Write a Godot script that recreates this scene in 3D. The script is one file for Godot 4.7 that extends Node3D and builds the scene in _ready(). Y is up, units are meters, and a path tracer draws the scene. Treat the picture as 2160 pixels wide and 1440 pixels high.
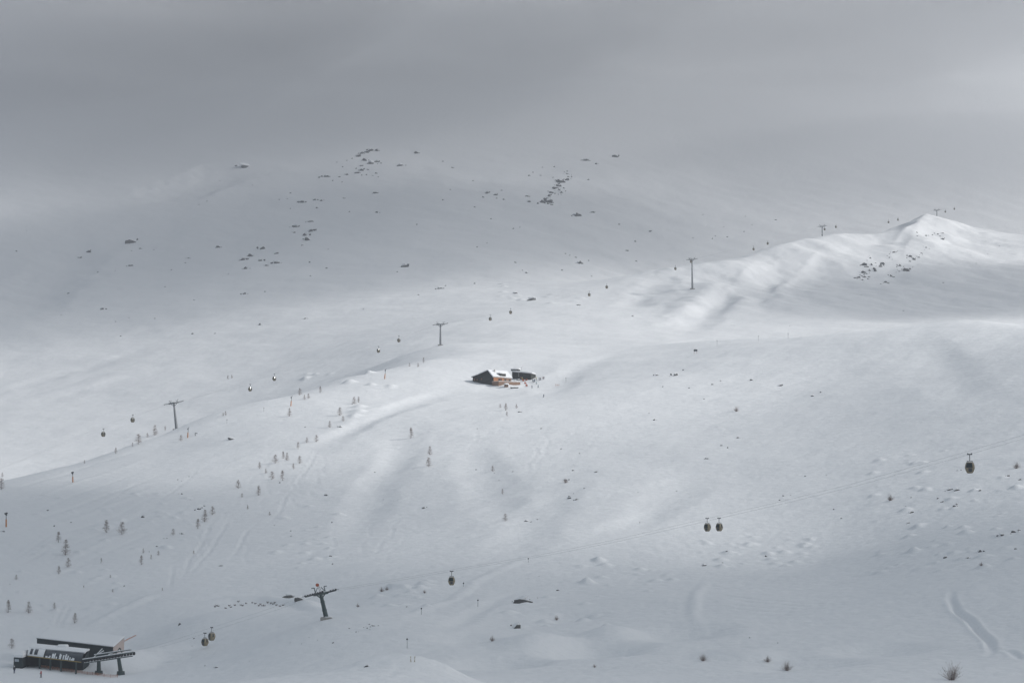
extends Node3D
# Snow mountain with two gondola lines, a valley station and a mountain hut under low cloud.
# Metres, y up; the camera stands at the origin and looks along -z.

const F := 4030.6          # focal length in pixels of the 2160 px wide photograph
const PITCH := 0.0872665   # the camera looks up by 5 degrees

var rng := RandomNumberGenerator.new()

# ---------------------------------------------------------------- terrain
var ctrl_x := PackedFloat64Array()
var ctrl_z := PackedFloat64Array()
var weight := PackedFloat64Array()
var coarse := PackedFloat64Array()   # heights on a coarse world grid: COLS by ROWS
const S0 := -0.46
const S1 := 0.46
const COLS := 150
const D0 := 40.0
const D1 := 5200.0
const ROWS := 360
var noise_a := FastNoiseLite.new()
var noise_b := FastNoiseLite.new()
var noise_c := FastNoiseLite.new()

func at(px: float, py: float, d: float) -> Vector3:
	var v := Vector3((px - 1080.0) / F, (720.0 - py) / F, -1.0).rotated(Vector3.RIGHT, PITCH)
	return v * (d / -v.z)

func lay_terrain() -> void:
	var pts: Array[Vector3] = []
	for c in TERRAIN:
		pts.append(at(c[0], c[1], c[2]))
	for c in TERRAIN_FAR:
		pts.append(Vector3(c[0], c[1], -c[2]))
	var n := pts.size()
	for p in pts:
		ctrl_x.append(p.x / 1000.0)
		ctrl_z.append(p.z / 1000.0)
	var m := n + 3
	var a: Array[PackedFloat64Array] = []
	for i in m:
		var row := PackedFloat64Array()
		row.resize(m + 1)
		if i < n:
			for j in n:
				row[j] = kernel(ctrl_x[i] - ctrl_x[j], ctrl_z[i] - ctrl_z[j])
			row[i] += 0.000004
			row[n] = 1.0
			row[n + 1] = ctrl_x[i]
			row[n + 2] = ctrl_z[i]
			row[m] = pts[i].y
		else:
			for j in n:
				row[j] = [1.0, ctrl_x[j], ctrl_z[j]][i - n]
		a.append(row)
	for k in m:
		var best := k
		for i in range(k + 1, m):
			if absf(a[i][k]) > absf(a[best][k]):
				best = i
		var t := a[k]
		a[k] = a[best]
		a[best] = t
		var pivot := a[k]
		for i in range(k + 1, m):
			var q: float = a[i][k] / pivot[k]
			if q != 0.0:
				var r := a[i]
				for j in range(k, m + 1):
					r[j] -= q * pivot[j]
				a[i] = r
	weight.resize(m)
	for k in range(m - 1, -1, -1):
		var s: float = a[k][m]
		for j in range(k + 1, m):
			s -= a[k][j] * weight[j]
		weight[k] = s / a[k][k]
	coarse.resize(COLS * ROWS)
	var step := pow(D1 / D0, 1.0 / (ROWS - 1))
	var d := D0
	for r in ROWS:
		for c in COLS:
			var x := (S0 + (S1 - S0) * c / (COLS - 1)) * d / 1000.0
			var z := -d / 1000.0
			var h := weight[n] + weight[n + 1] * x + weight[n + 2] * z
			for i in n:
				var dx := x - ctrl_x[i]
				var dz := z - ctrl_z[i]
				var q := dx * dx + dz * dz
				if q > 1e-12:
					h += weight[i] * q * log(q)
			coarse[r * COLS + c] = h
		d *= step

func kernel(dx: float, dz: float) -> float:
	var q := dx * dx + dz * dz
	return q * log(q) if q > 1e-12 else 0.0

func cubic(a: float, b: float, c: float, d: float, t: float) -> float:
	return b + 0.5 * t * (c - a + t * (2.0 * a - 5.0 * b + 4.0 * c - d + t * (3.0 * (b - c) + d - a)))

func base_height(x: float, z: float) -> float:
	var d := clampf(-z, D0, D1)
	var u := clampf((x / d - S0) / (S1 - S0) * (COLS - 1), 1.0, COLS - 2.001)
	var v := clampf(log(d / D0) / log(D1 / D0) * (ROWS - 1), 1.0, ROWS - 2.001)
	var i := int(u)
	var j := int(v)
	u -= i
	v -= j
	var k := (j - 1) * COLS + i - 1
	var g := coarse
	var e0 := cubic(g[k], g[k + 1], g[k + 2], g[k + 3], u)
	k += COLS
	var e1 := cubic(g[k], g[k + 1], g[k + 2], g[k + 3], u)
	k += COLS
	var e2 := cubic(g[k], g[k + 1], g[k + 2], g[k + 3], u)
	k += COLS
	var e3 := cubic(g[k], g[k + 1], g[k + 2], g[k + 3], u)
	return cubic(e0, e1, e2, e3, v)
# control points of the terrain: column and row in the 2160 x 1440 photograph and distance in metres
const TERRAIN := [
	# foreground
	[-300, 1440, 440], [0, 1440, 450], [200, 1438, 455], [420, 1440, 435], [600, 1440, 390], [760, 1420, 345], [1100, 1470, 330], [1300, 1440, 350], [1500, 1440, 355], [1750, 1440, 345], [2000, 1440, 340], [2300, 1440, 335], [2600, 1440, 330],
	[860, 1396, 325], [870, 1450, 300], [960, 1425, 318], [700, 1415, 322], [860, 1425, 355], [1000, 1425, 365],
	# flat of the valley station and the ground around it
	[-300, 1405, 490], [0, 1404, 488], [150, 1408, 490], [300, 1405, 492], [60, 1370, 530], [250, 1372, 530], [450, 1365, 495], [560, 1345, 485], [685, 1311, 465],
	[0, 1340, 560], [200, 1310, 575], [320, 1280, 580],
	[380, 1262, 590], [430, 1270, 585], [490, 1262, 590], [600, 1269, 580], [690, 1287, 545],
	[420, 1300, 535], [520, 1298, 525], [620, 1305, 505],
	# lower middle
	[850, 1340, 440], [850, 1290, 490], [850, 1240, 560], [1000, 1370, 425], [1000, 1310, 470], [1000, 1240, 560], [1150, 1390, 410], [1150, 1320, 460], [1150, 1250, 545],
	[1350, 1390, 400], [1350, 1330, 440], [1350, 1260, 510], [1350, 1190, 590],
	[1550, 1395, 395], [1550, 1340, 430], [1550, 1270, 490], [1550, 1215, 560], [1750, 1390, 390], [1750, 1320, 440], [1750, 1240, 520], [1750, 1180, 585],
	[1950, 1385, 385], [1950, 1300, 440], [1950, 1220, 500], [1950, 1140, 560], [2160, 1370, 380], [2160, 1280, 435], [2160, 1200, 480], [2160, 1100, 560], [2450, 1360, 375], [2450, 1200, 460], [2450, 1060, 560],
	# left flank of the hut hill
	[-300, 1290, 560], [-300, 1180, 650], [-300, 1100, 740], [0, 1250, 610], [0, 1170, 680], [0, 1090, 760], [0, 1045, 820],
	[180, 1230, 630], [180, 1150, 700], [180, 1070, 790], [180, 1010, 890],
	[330, 1200, 650], [330, 1110, 750], [330, 1020, 860], [330, 950, 970],
	[480, 1200, 640], [480, 1110, 750], [480, 1020, 850], [480, 930, 960],
	[620, 1220, 610], [620, 1130, 710], [620, 1030, 820], [620, 930, 940],
	[760, 1200, 610], [760, 1110, 715], [760, 1010, 825], [760, 900, 960],
	# front of the hut hill
	[900, 1180, 625], [900, 1080, 735], [900, 970, 850], [900, 870, 980], [1050, 1170, 620], [1050, 1060, 730], [1050, 950, 850], [1050, 860, 975],
	[1200, 1130, 640], [1200, 1030, 745], [1200, 930, 860], [1200, 850, 970], [1350, 1100, 660], [1350, 1000, 765], [1350, 900, 880], [1350, 810, 1010],
	[1550, 1110, 650], [1550, 1010, 745], [1550, 910, 850], [1550, 810, 980], [1750, 1080, 655], [1750, 980, 745], [1750, 880, 850], [1750, 790, 970],
	[1950, 1050, 640], [1950, 950, 735], [1950, 850, 835], [1950, 760, 945], [2160, 1000, 645], [2160, 900, 740], [2160, 800, 840], [2450, 950, 650], [2450, 800, 790],
	# hut shelf
	[980, 812, 1085], [1050, 815, 1085], [1130, 812, 1085], [1020, 795, 1115], [1110, 792, 1115], [1200, 800, 1090], [930, 835, 1050],
	# crest of the hut hill, and the ground that drops away behind it
	[-300, 1080, 780], [-150, 1045, 820], [0, 1016, 880], [93, 993, 920], [177, 973, 955], [247, 951, 985], [300, 933, 1010], [372, 906, 1050], [427, 884, 1070], [567, 850, 1100], [633, 830, 1115], [710, 803, 1135], [813, 783, 1155], [893, 762, 1170], [980, 750, 1185], [1100, 746, 1200], [1250, 743, 1215], [1350, 734, 1225], [1450, 722, 1230], [1530, 718, 1225], [1660, 712, 1200], [1800, 713, 1160], [1900, 702, 1120], [1980, 687, 1085], [2040, 678, 1060], [2160, 690, 1000], [2450, 690, 920],
	[-200, 1085, 930], [0, 1060, 980], [150, 1025, 1040], [300, 985, 1100], [427, 935, 1150], [567, 893, 1190], [710, 838, 1220], [1660, 735, 1330], [1800, 750, 1290], [1900, 755, 1250], [2040, 750, 1190], [2160, 760, 1150], [2450, 780, 1100],
	# trough and bench behind the crest
	[-200, 1000, 1250], [0, 985, 1270], [150, 955, 1300], [300, 920, 1330], [450, 870, 1370], [600, 825, 1390], [760, 778, 1380], [929, 729, 1305], [1050, 728, 1330], [1180, 726, 1360], [1300, 716, 1380], [1450, 709, 1400], [1600, 705, 1420], [1750, 705, 1400], [1900, 705, 1360], [2050, 720, 1320], [2160, 730, 1300],
	# bright slope of the middle distance
	[-200, 900, 1480], [0, 885, 1480], [200, 850, 1500], [400, 810, 1520], [600, 765, 1540], [800, 715, 1530], [1000, 685, 1500], [1150, 670, 1530], [1300, 650, 1580],
	# knolls on the right
	[1200, 620, 1720], [1300, 590, 1800], [1380, 578, 1840], [1330, 640, 1640], [1430, 640, 1620], [1460, 608, 1700], [1520, 660, 1560], [1480, 690, 1480], [1530, 552, 1830], [1600, 538, 1890], [1600, 600, 1740], [1680, 519, 1930], [1730, 508, 1960], [1775, 502, 1975], [1830, 508, 1985], [1886, 504, 1990], [1650, 570, 1820], [1740, 540, 1860], [1700, 620, 1680], [1800, 560, 1830], [1850, 540, 1880],
	[1915, 524, 1960], [1936, 496, 2030], [1955, 474, 2090], [1985, 483, 2110], [2040, 496, 2130], [2110, 504, 2140], [2300, 510, 2140], [1960, 510, 1950], [2020, 520, 1950], [1880, 590, 1780], [1960, 580, 1780], [1820, 620, 1690], [1900, 660, 1580], [2050, 590, 1760], [2050, 660, 1570], [2160, 560, 1850], [2160, 650, 1580], [2350, 600, 1700],
	# behind the knolls
	[1300, 598, 1960], [1400, 598, 2020], [1550, 575, 2080], [1680, 550, 2120], [1775, 532, 2160], [1900, 530, 2200], [1970, 505, 2280], [2100, 520, 2330], [2300, 530, 2330],
	# far mountainside
	[-300, 780, 1800], [0, 770, 1760], [250, 730, 1780], [500, 690, 1770], [750, 650, 1770], [1000, 630, 1740],
	[-300, 640, 2080], [0, 640, 2040], [250, 620, 2060], [500, 590, 2060], [750, 570, 2050], [1000, 555, 2040], [1200, 560, 2080],
	[-300, 500, 2400], [0, 510, 2350], [250, 495, 2380], [500, 480, 2370], [750, 465, 2370], [1000, 455, 2370], [1250, 470, 2370], [1450, 480, 2400], [1650, 470, 2450], [1850, 455, 2520], [2100, 440, 2620],
	[-300, 340, 2800], [100, 350, 2760], [400, 350, 2720], [750, 340, 2720], [1000, 340, 2720], [1250, 350, 2700], [1500, 360, 2760], [1800, 350, 2820], [2160, 330, 2920],
	[-300, 180, 3250], [300, 190, 3180], [750, 190, 3120], [1250, 200, 3120], [1700, 190, 3220], [2160, 170, 3320],
	[-300, -20, 3900], [500, 0, 3750], [1250, 0, 3750], [2000, -20, 3900], [2400, -20, 3950],
	[-300, -180, 4700], [1080, -180, 4600], [2400, -180, 4700],
]
# points outside the view: x, height, distance
const TERRAIN_FAR := [
	[-60, -32, 60], [60, -32, 60], [-90, -33, 180], [0, -31, 180], [90, -31, 180], [-80, -33, 260], [80, -30, 260],
	[-1300, 200, 2800], [1500, 330, 2600], [-500, -20, 900], [600, 130, 1200], [-700, 60, 1600], [900, 250, 1800], [-2000, 700, 4200], [2100, 850, 4200], [-2300, 900, 5200], [0, 1330, 5200], [2300, 900, 5200],
]
const ROCKS_FAR := [[515, 352.7, 22], [531.7, 390.7, 3], [462.3, 381, 3], [436, 424.3, 4], [418.3, 431.7, 3], [273.3, 511.7, 17.3], [296.7, 524.3, 6.7], [276, 529, 3], [184.3, 532, 9.3], [169.3, 543.7, 6], [275, 560.7, 8.7], [205.7, 574, 4], [241.7, 571, 3], [460, 521.7, 8.7], [397.3, 544.7, 6], [390.7, 554.3, 4], [360, 569.3, 3], [324, 526.7, 3.3], [481, 577.7, 3], [511.7, 548.3, 14], [518.3, 566.7, 8.7], [530, 540, 11.3], [548.3, 550, 10], [561.7, 560, 8], [581.7, 555, 13.3], [553.3, 525, 13.3], [581.7, 535, 8], [655, 487.7, 14], [643.3, 496.7, 10], [648.3, 506, 12], [638.3, 517.3, 6], [621.7, 478.3, 12], [651.7, 467.7, 8.7], [620.7, 490.7, 6], [633.3, 426.7, 12.7], [663.3, 422, 10], [677.7, 423.3, 8], [668.3, 438.3, 4.7], [611.7, 407.3, 5.3], [605, 419, 3], [588.3, 421, 4], [611, 440, 3], [143.3, 619, 4.7], [215, 652.3, 9.3], [127.7, 664.3, 3], [271, 670.7, 3], [326, 671.7, 4], [409, 632.7, 4.7], [346.7, 605, 3], [515, 620, 8.7], [558.3, 615, 4], [643.3, 672.3, 6], [548.3, 685, 6.7], [405.7, 704, 4.7], [453.3, 703.3, 4.7], [255, 709.3, 4.7], [242.7, 678.3, 3], [55, 486, 3], [33.3, 530, 4], [691.7, 525.7, 3], [653.3, 553.3, 5.3], [688.3, 565.7, 4], [654.3, 582, 5.3], [709.7, 342.2, 3.5], [721.4, 352, 3.5], [731.1, 338.3, 3.5], [688.4, 372.6, 10.1], [672.8, 374.5, 7], [702, 381.1, 4.7], [878.9, 322.8, 9.3], [845.9, 349.2, 11.7], [954.8, 353.9, 5.4], [933.4, 340.3, 3.9], [997.6, 381.1, 3.9], [949, 399.8, 3.5], [1026.7, 407.6, 9.3], [1019, 416.1, 5.4], [1045, 411.1, 7], [1047, 418.1, 4.7], [1063.7, 420.8, 5.4], [1057.1, 401.7, 4.7], [1000.7, 437.1, 4.7], [934.2, 422, 3.9], [878.9, 473.7, 4.7], [795.3, 448.4, 7], [791.4, 407.2, 8.6], [737, 446.5, 4.7], [725.3, 418.1, 4.7], [1034.5, 461.6, 3.5], [1124, 363.6, 3.9], [1116.2, 370.6, 4.7], [1143.4, 353.1, 3.5], [1169.9, 352, 3.9], [1139.5, 370.2, 3.5], [1166.8, 374.5, 4.7], [1113.1, 414.2, 7], [1114.3, 425.5, 7], [1216.2, 455, 13.2], [1249.6, 448, 7], [1236.8, 338.3, 10.9], [1258.2, 346.1, 6.2], [1297.1, 330.6, 10.9], [1240.7, 379.2, 5.4], [1304.8, 473.3, 3.5], [1370.2, 488.1, 6.2], [1339.9, 509.5, 4.7], [1322.3, 528.9, 5.4], [1096.8, 479.5, 3.9], [1083.1, 482.3, 3.9], [1005.4, 521.2, 3.5], [1026.7, 512.6, 3.5], [851.7, 562.8, 14.8], [858.7, 558.5, 5.4], [837.3, 573.7, 3.9], [927.6, 609.1, 10.1], [940, 602.8, 4.7], [1001.5, 598.2, 4.7], [1087.8, 553.8, 4.7], [1101.8, 570.2, 3.9], [1111.5, 575.6, 6.2], [1184.3, 569.8, 4.7], [1223.2, 555.4, 10.1], [1214.2, 542.9, 4.7], [1201.8, 538.7, 3.9], [1192, 534.8, 3.5], [1240.7, 549.5, 3.5], [1341.8, 551.1, 5.4], [1220.1, 643.7, 6.2], [1334, 667, 5.4], [1247.3, 582.6, 3.5], [882.8, 621.9, 3.9], [766.1, 652.2, 3.9]]
const ROCKS_CREST := [[752.5, 329.8, 10.1], [762.3, 323.6, 8.6], [772, 321.2, 9.3], [783.6, 317.3, 10.9], [795.3, 318.1, 9.3], [770, 338.3, 10.9], [783.6, 345.3, 14.8], [793.4, 341.5, 9.3], [760.3, 350, 6.2], [750.6, 355.8, 4.7], [760.3, 359.7, 9.3], [754.5, 364.8, 10.1], [773.1, 368.7, 4.7], [793.4, 365.6, 4.7], [762.3, 369.5, 4.7], [785.6, 370.2, 3.9], [803.1, 344.2, 4.7], [731.1, 368.7, 6.2], [715.6, 373.3, 3.9], [721.4, 384.2, 3.9], [742.8, 334.5, 3.9], [775.9, 357.8, 4.7], [797.3, 373.3, 3.9]]
const OUTCROP := [[1142.3, 427, 13.2], [1149.3, 422, 10.9], [1157, 427, 13.2], [1162.9, 424.7, 9.3], [1159, 414.2, 10.1], [1162.9, 406.4, 10.9], [1155.1, 429.7, 7.8], [1170.7, 396.7, 11.7], [1174.5, 390.9, 10.1], [1178.4, 384.2, 13.2], [1184.3, 385, 11.7], [1182.3, 392.8, 8.6], [1190.1, 384.2, 10.1], [1195.9, 379.2, 8.6], [1197.9, 373.3, 7.8], [1196.3, 366.3, 5.4], [1195.6, 360.9, 3.9], [1184.3, 406.4, 7], [1178.4, 401.4, 5.4], [1170.7, 408.4, 5.4]]
const CLIFF := [[1820.5, 559, 12.7], [1836.3, 544.9, 5.6], [1860.9, 556.5, 10.6], [1846.9, 571.3, 12.7], [1839.8, 559, 7.7], [1822.2, 574.8, 10.6], [1824, 584.7, 12.7], [1809.9, 585.4, 8.4], [1818.7, 590.7, 5.6], [1834.6, 571.3, 6.3], [1885.6, 532.6, 7], [1876.8, 543.2, 4.9], [1899.6, 560.7, 8.4], [1910.2, 570.6, 14.1], [1920.1, 567.8, 8.4], [1897.9, 572.4, 4.9], [1919, 541.4, 9.1], [1927.8, 547.4, 8.4], [1938.4, 543.2, 5.6], [1954.2, 522, 6.3], [1880.3, 582.6, 9.9], [1857.4, 562.5, 7], [1868, 595.9, 10.6], [1943.6, 534.4, 4.9]]
const ROCKS_PEAK := [[1987.6, 492.1, 5.6], [1978.8, 493.9, 4.9], [1987.6, 504.4, 6.3], [1954.2, 497.4, 6.3], [1934.8, 490.4, 4.9], [1971.8, 492.1, 3.5], [1984.1, 498.1, 4.2], [1934.8, 497.4, 3.5], [1966.5, 495.7, 3.5]]
const ROCKS_RIGHT := [[1461.6, 501.6, 4.2], [1482.7, 452.7, 3.5], [1509.1, 498.1, 3.5], [1503.1, 503.4, 4.2], [1533, 499.9, 3.5], [1586.5, 474.5, 2.8], [1568.9, 488.6, 3.2], [1526.7, 478.1, 3.2], [1635.7, 464, 4.2], [1572.4, 456.2, 3.2], [1989.7, 596.6, 3.5], [1817.7, 622.3, 2.8], [1905.6, 655.7, 3.2], [1666.4, 687.4, 2.8], [2084.4, 535.4, 3.2], [2109, 518.5, 2.8], [2059.7, 555.5, 2.8]]
const ROCKS_HILL := [[1385.7, 791.7, 8], [1426, 791.7, 10], [1441.7, 780.7, 4], [1398.3, 815.7, 4], [1454.3, 818.7, 4.7], [1503.3, 811, 4.7], [1520, 803.3, 4], [1586.7, 801.7, 6.7], [1645, 814, 7.3], [1731, 827.7, 5.3], [1715, 835.7, 6], [1484.3, 841.7, 3.3], [1381, 886, 6.7], [1369, 871.7, 3.3], [1141.7, 904, 5.3], [1558.3, 923.3, 6], [1521, 940, 5.3], [1535, 944.7, 4], [1491, 967.7, 6.7], [1183.3, 947, 4.7], [1222.7, 956.7, 4], [1209.3, 992.3, 5.3], [1256, 996, 7.3], [1233.3, 1030, 4], [1199, 1051.7, 7.3], [1215.7, 1054, 6.7], [1201, 1047.3, 4.7], [1210, 1041, 3.3], [1346, 1038, 3], [1427, 1035.7, 3], [1111.7, 1099.3, 7.3], [1119.3, 1101, 4.7], [1132.7, 1095.7, 4], [1349, 1102.3, 3], [1699, 1004.3, 4], [1743.3, 1002, 3.3], [1645.7, 1055, 4.7], [1653.3, 1046, 4], [1668.3, 1044.3, 3], [1760, 1074.3, 4.7], [1524, 1186.7, 3.3], [1533.3, 1162.7, 4], [686.7, 1045, 7.3], [893.3, 1072, 8], [590, 1018.3, 5.3], [642.3, 900.7, 3.3], [719, 900.7, 6.7], [1096.7, 869, 6], [1006.7, 904.3, 4.7], [1003.3, 990.7, 3.3], [1052.7, 1013.3, 3], [1042.7, 998, 3], [1081, 995, 3.3], [808.3, 1053.3, 3], [790, 996, 4], [611.7, 1120, 3.3], [612.7, 1130.7, 3.3], [699.3, 1102.3, 4], [696.7, 1172.7, 5.3], [701, 1190, 4.7], [577.7, 1107.7, 3], [741.7, 851.7, 3.3], [1193.3, 1012.7, 8.7]]
const ROCKS_LEFT := [[97.8, 1076.7, 4.9], [113.3, 1109.6, 5.3], [147.8, 1101.8, 3.6], [373.3, 1011.8, 2.7], [382.2, 1014.4, 2.7], [397.8, 1004.9, 2.2], [384.4, 1126.2, 8], [351.1, 1135.6, 3.1], [344.4, 1135.6, 2.7], [375.6, 1041.8, 2.7], [383.3, 1042.2, 4.9], [400, 1053.8, 2.2], [411.1, 1076, 4.4], [418.9, 1073.8, 6.7], [425.6, 1071.1, 5.3], [431.1, 1067.1, 4.9], [5.6, 1121.1, 6.2], [261.1, 1236.1, 3.9], [463.9, 1193.6, 5.6], [19.4, 1231.7, 2.2], [313.9, 1163.6, 2.8], [330.6, 1152.5, 4.4]]
const ROCKS_LOW := [[2001.7, 1034, 8.7], [2068.3, 1035, 6], [1979.3, 1051.7, 4.7], [1990, 1058.3, 6], [2019.3, 1064.3, 6], [2015, 1068.3, 6.7], [1923.3, 1049.3, 4], [1911, 1067.7, 3.3], [1921.7, 1081.7, 7.3], [2128.3, 1004.3, 6.7], [2151.7, 1012.3, 5.3], [2027.7, 991.7, 3.3], [2019.3, 992.7, 3.3], [2140, 1122.7, 10], [2151.7, 1118.3, 6], [2134, 1125.7, 4.7], [2115, 1129, 12], [2067.7, 1164, 10], [2143.3, 1158, 5.3], [1996, 1176, 8.7], [2043.3, 1176.7, 6], [1616.7, 1173.3, 5.3], [1640, 1356, 3.3], [1580.7, 1345, 3.3], [1916.7, 1103.3, 6], [1775, 1093.3, 4.7], [858.2, 1280, 4], [1136.7, 1215.6, 2.2], [1080, 1268.9, 3.1], [1091.1, 1272.2, 3.6], [1095.6, 1262.2, 2.7], [1116.7, 1264.4, 3.1], [1133.3, 1261.1, 2.7], [1077.8, 1319.6, 5.3], [1175.6, 1245.6, 5.3], [1267.8, 1406.7, 2.2], [408.9, 1346.7, 4], [404.4, 1362.2, 2.2], [456.7, 1407.8, 8.9], [522.2, 1375.6, 2.2], [635.6, 1357.8, 2.7], [702.2, 1356, 5.3], [525.6, 1394.4, 2.2], [431.1, 1404.4, 3.6], [774.4, 1405.6, 8.9], [611.1, 1355.6, 3.1], [668.9, 1350, 2.2], [651.1, 1344.4, 2.2]]
const TALUS := [[735.6, 1325.6, 3.6], [750, 1332.9, 3.1], [755.6, 1332.2, 2.2], [777.8, 1316.7, 3.1], [773.3, 1324.9, 3.6], [780, 1322.2, 3.1], [783.3, 1318.9, 2.7], [788.9, 1320, 5.8], [796.7, 1319.6, 3.1], [766.7, 1323.3, 2.7], [780, 1326.7, 2.7], [771.1, 1321.3, 2.2]]
const TUFTS := [[456.7, 1277.8, 4], [460, 1278.9, 4], [453.3, 1280, 2.7], [483.3, 1277.8, 4.4], [486.7, 1281.1, 3.1], [494.4, 1277.1, 5.8], [502.2, 1268.9, 3.1], [507.8, 1276.7, 4.4], [511.1, 1277.8, 3.1], [518.9, 1273.3, 2.7], [531.1, 1271.6, 4.4], [537.8, 1273.3, 5.8], [545.6, 1277.8, 6.7], [548.9, 1275.1, 4.4], [553.3, 1277.8, 3.6], [557.8, 1277.8, 4], [564.4, 1271.1, 3.6], [571.1, 1272.9, 4.4], [575.6, 1274.4, 4.4], [578.9, 1271.6, 3.1], [582.2, 1276.7, 4.4], [590, 1278.9, 4.4], [596.7, 1276.7, 3.1], [475.6, 1283.3, 2.7]]
const TREES_RIDGE := [[3.8, 1005.8, 9.3], [2.2, 1032.2, 22.2], [243.3, 956.7, 12.4], [291.1, 936.9, 20.4], [278.9, 941.8, 8], [325.6, 918, 20.4], [310, 922.4, 9.3], [347.8, 908, 9.3], [381.1, 930.7, 12.4], [177.1, 978.2, 7.6], [610, 878.3, 16.7], [631.7, 833.7, 14], [641.7, 843.3, 10], [650, 841.3, 10.7], [675, 828.3, 13.3], [695, 901.7, 13.3], [716.7, 876.7, 16.7], [475, 876, 8.7], [470, 877.3, 6.7], [480, 800, 8], [488.3, 797.7, 7.3], [746.7, 852, 14], [756, 848.7, 12], [723.3, 888.7, 10.7], [893.3, 765.3, 10.7], [881.7, 774.3, 8.7], [863.3, 772.7, 6.7]]
const TREES_SHADE := [[546.7, 988.3, 13.3], [580, 977, 17.3], [596.7, 967.3, 14.7], [605, 971, 15.3], [631.7, 977.7, 15.3], [618.3, 989.3, 12], [573.3, 1011.7, 16.7], [595, 1013.3, 20], [560, 998.3, 10], [501.7, 1030, 16.7], [545, 1045, 20], [510, 1049.3, 8.7], [628.3, 947, 14], [646.7, 934, 11.3], [666.7, 932, 14], [521.7, 1074.3, 8.7], [568.3, 1087.3, 8]]
const TREES_HILL := [[866.7, 924, 21.3], [906.7, 959.3, 17.3], [904, 984.3, 18.7], [1066.7, 865.7, 14.7], [1055, 860.7, 8], [1069.3, 878, 9.3], [1089.3, 861.3, 9.3], [1039.3, 994, 11.3], [1060, 1042, 10.7], [1065.7, 1099.3, 15.3]]
const TREES_LEFT := [[122.2, 1143.9, 21.7], [137.5, 1170.8, 31.1], [142.5, 1196.7, 18.9], [123.1, 1210.6, 16.1], [33.3, 1222.8, 10], [16.1, 1292.2, 25.6], [59.7, 1293.1, 22.8], [113.9, 1283.3, 11.7], [156.9, 1314.2, 20.6], [23.6, 1368.1, 20], [297.2, 1191.1, 18.9], [301.4, 1166.4, 9.4], [333.3, 1171.1, 9.4], [318.1, 1179.2, 8.9], [364.7, 1129.2, 13.3], [416.7, 1115.3, 20], [431.4, 1100.8, 24.4], [447.2, 1086.1, 17.2], [223.1, 1123.6, 25.6], [256.4, 1127.8, 25.6], [212.5, 1187.2, 10], [231.9, 1218.1, 6.1], [236.9, 1248.9, 6.7], [175.6, 1240, 5.6], [407.8, 1168.6, 7.2], [341.7, 1246.1, 6.7]]
const SHRUBS := [[1483.3, 1393.7, 17.3], [1620, 1396, 15.3], [1660, 1414.3, 22], [2008.3, 1437.7, 38.7], [2071, 1192.7, 8.7], [1878.3, 1055.7, 14.7], [2145, 987.7, 15.3], [1038.2, 1352.2, 13.3], [1174, 1307.6, 10.7], [1254.4, 1407.3, 8], [804.4, 1247.8, 11.1], [816, 1244.4, 8.9], [895.6, 1250.7, 8], [754.4, 1280, 8.9], [1554, 867.7, 12], [1193.3, 1018.3, 11.3]]

# fine grid of the snow surface
const FC := 760
const FR := 940
const FD0 := 150.0
const FD1 := 4700.0
const FS := 0.43
var fine := PackedFloat32Array()

func row_d(r: float) -> float:
	return FD0 * pow(FD1 / FD0, r / (FR - 1))

func lay_snow() -> void:
	noise_a.seed = 11
	noise_a.frequency = 0.008
	noise_a.fractal_octaves = 3
	noise_b.seed = 23
	noise_b.frequency = 0.045
	noise_b.fractal_octaves = 3
	noise_c.seed = 37
	noise_c.frequency = 0.3
	noise_c.fractal_octaves = 2
	fine.resize(FC * FR)
	var i := 0
	for r in FR:
		var d := row_d(r)
		var big := (1.0 + 1.2 * smoothstep(600.0, 2200.0, d)) * (1.0 - 0.8 * smoothstep(2500.0, 3000.0, d))
		var mid := (0.3 + 0.12 * smoothstep(900.0, 2200.0, d)) * (1.0 - 0.9 * smoothstep(2400.0, 3000.0, d))
		var low := 0.09 * (1.0 - smoothstep(500.0, 1200.0, d))
		for c in FC:
			var x := (c * 2.0 / (FC - 1) - 1.0) * FS * d
			var h := base_height(x, -d) + big * noise_a.get_noise_2d(x + 0.4 * d, d) + mid * noise_b.get_noise_2d(x * 0.8 - 0.5 * d, d)
			if d > 1500.0 and d < 2250.0 and x > 60.0:
				var carved := smoothstep(60.0, 160.0, x) * smoothstep(1500.0, 1650.0, d) * (1.0 - smoothstep(2050.0, 2250.0, d))
				h += carved * (1.5 * noise_a.get_noise_2d(x * 2.6 + d * 1.2, d * 1.4) + 0.5 * noise_b.get_noise_2d(x * 0.9 + d * 0.3, d * 0.6))
			if low > 0.001:
				h += low * noise_c.get_noise_2d(x, d * 0.7)
			fine[i] = h
			i += 1

func ground(x: float, z: float) -> float:
	var d := clampf(-z, FD0, FD1)
	var u := clampf((x / d / FS + 1.0) * 0.5 * (FC - 1), 0.0, FC - 1.001)
	var v := clampf(log(d / FD0) / log(FD1 / FD0) * (FR - 1), 0.0, FR - 1.001)
	var i := int(u)
	var j := int(v)
	var k := j * FC + i
	return lerpf(lerpf(fine[k], fine[k + 1], u - i), lerpf(fine[k + FC], fine[k + FC + 1], u - i), v - j)

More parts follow.
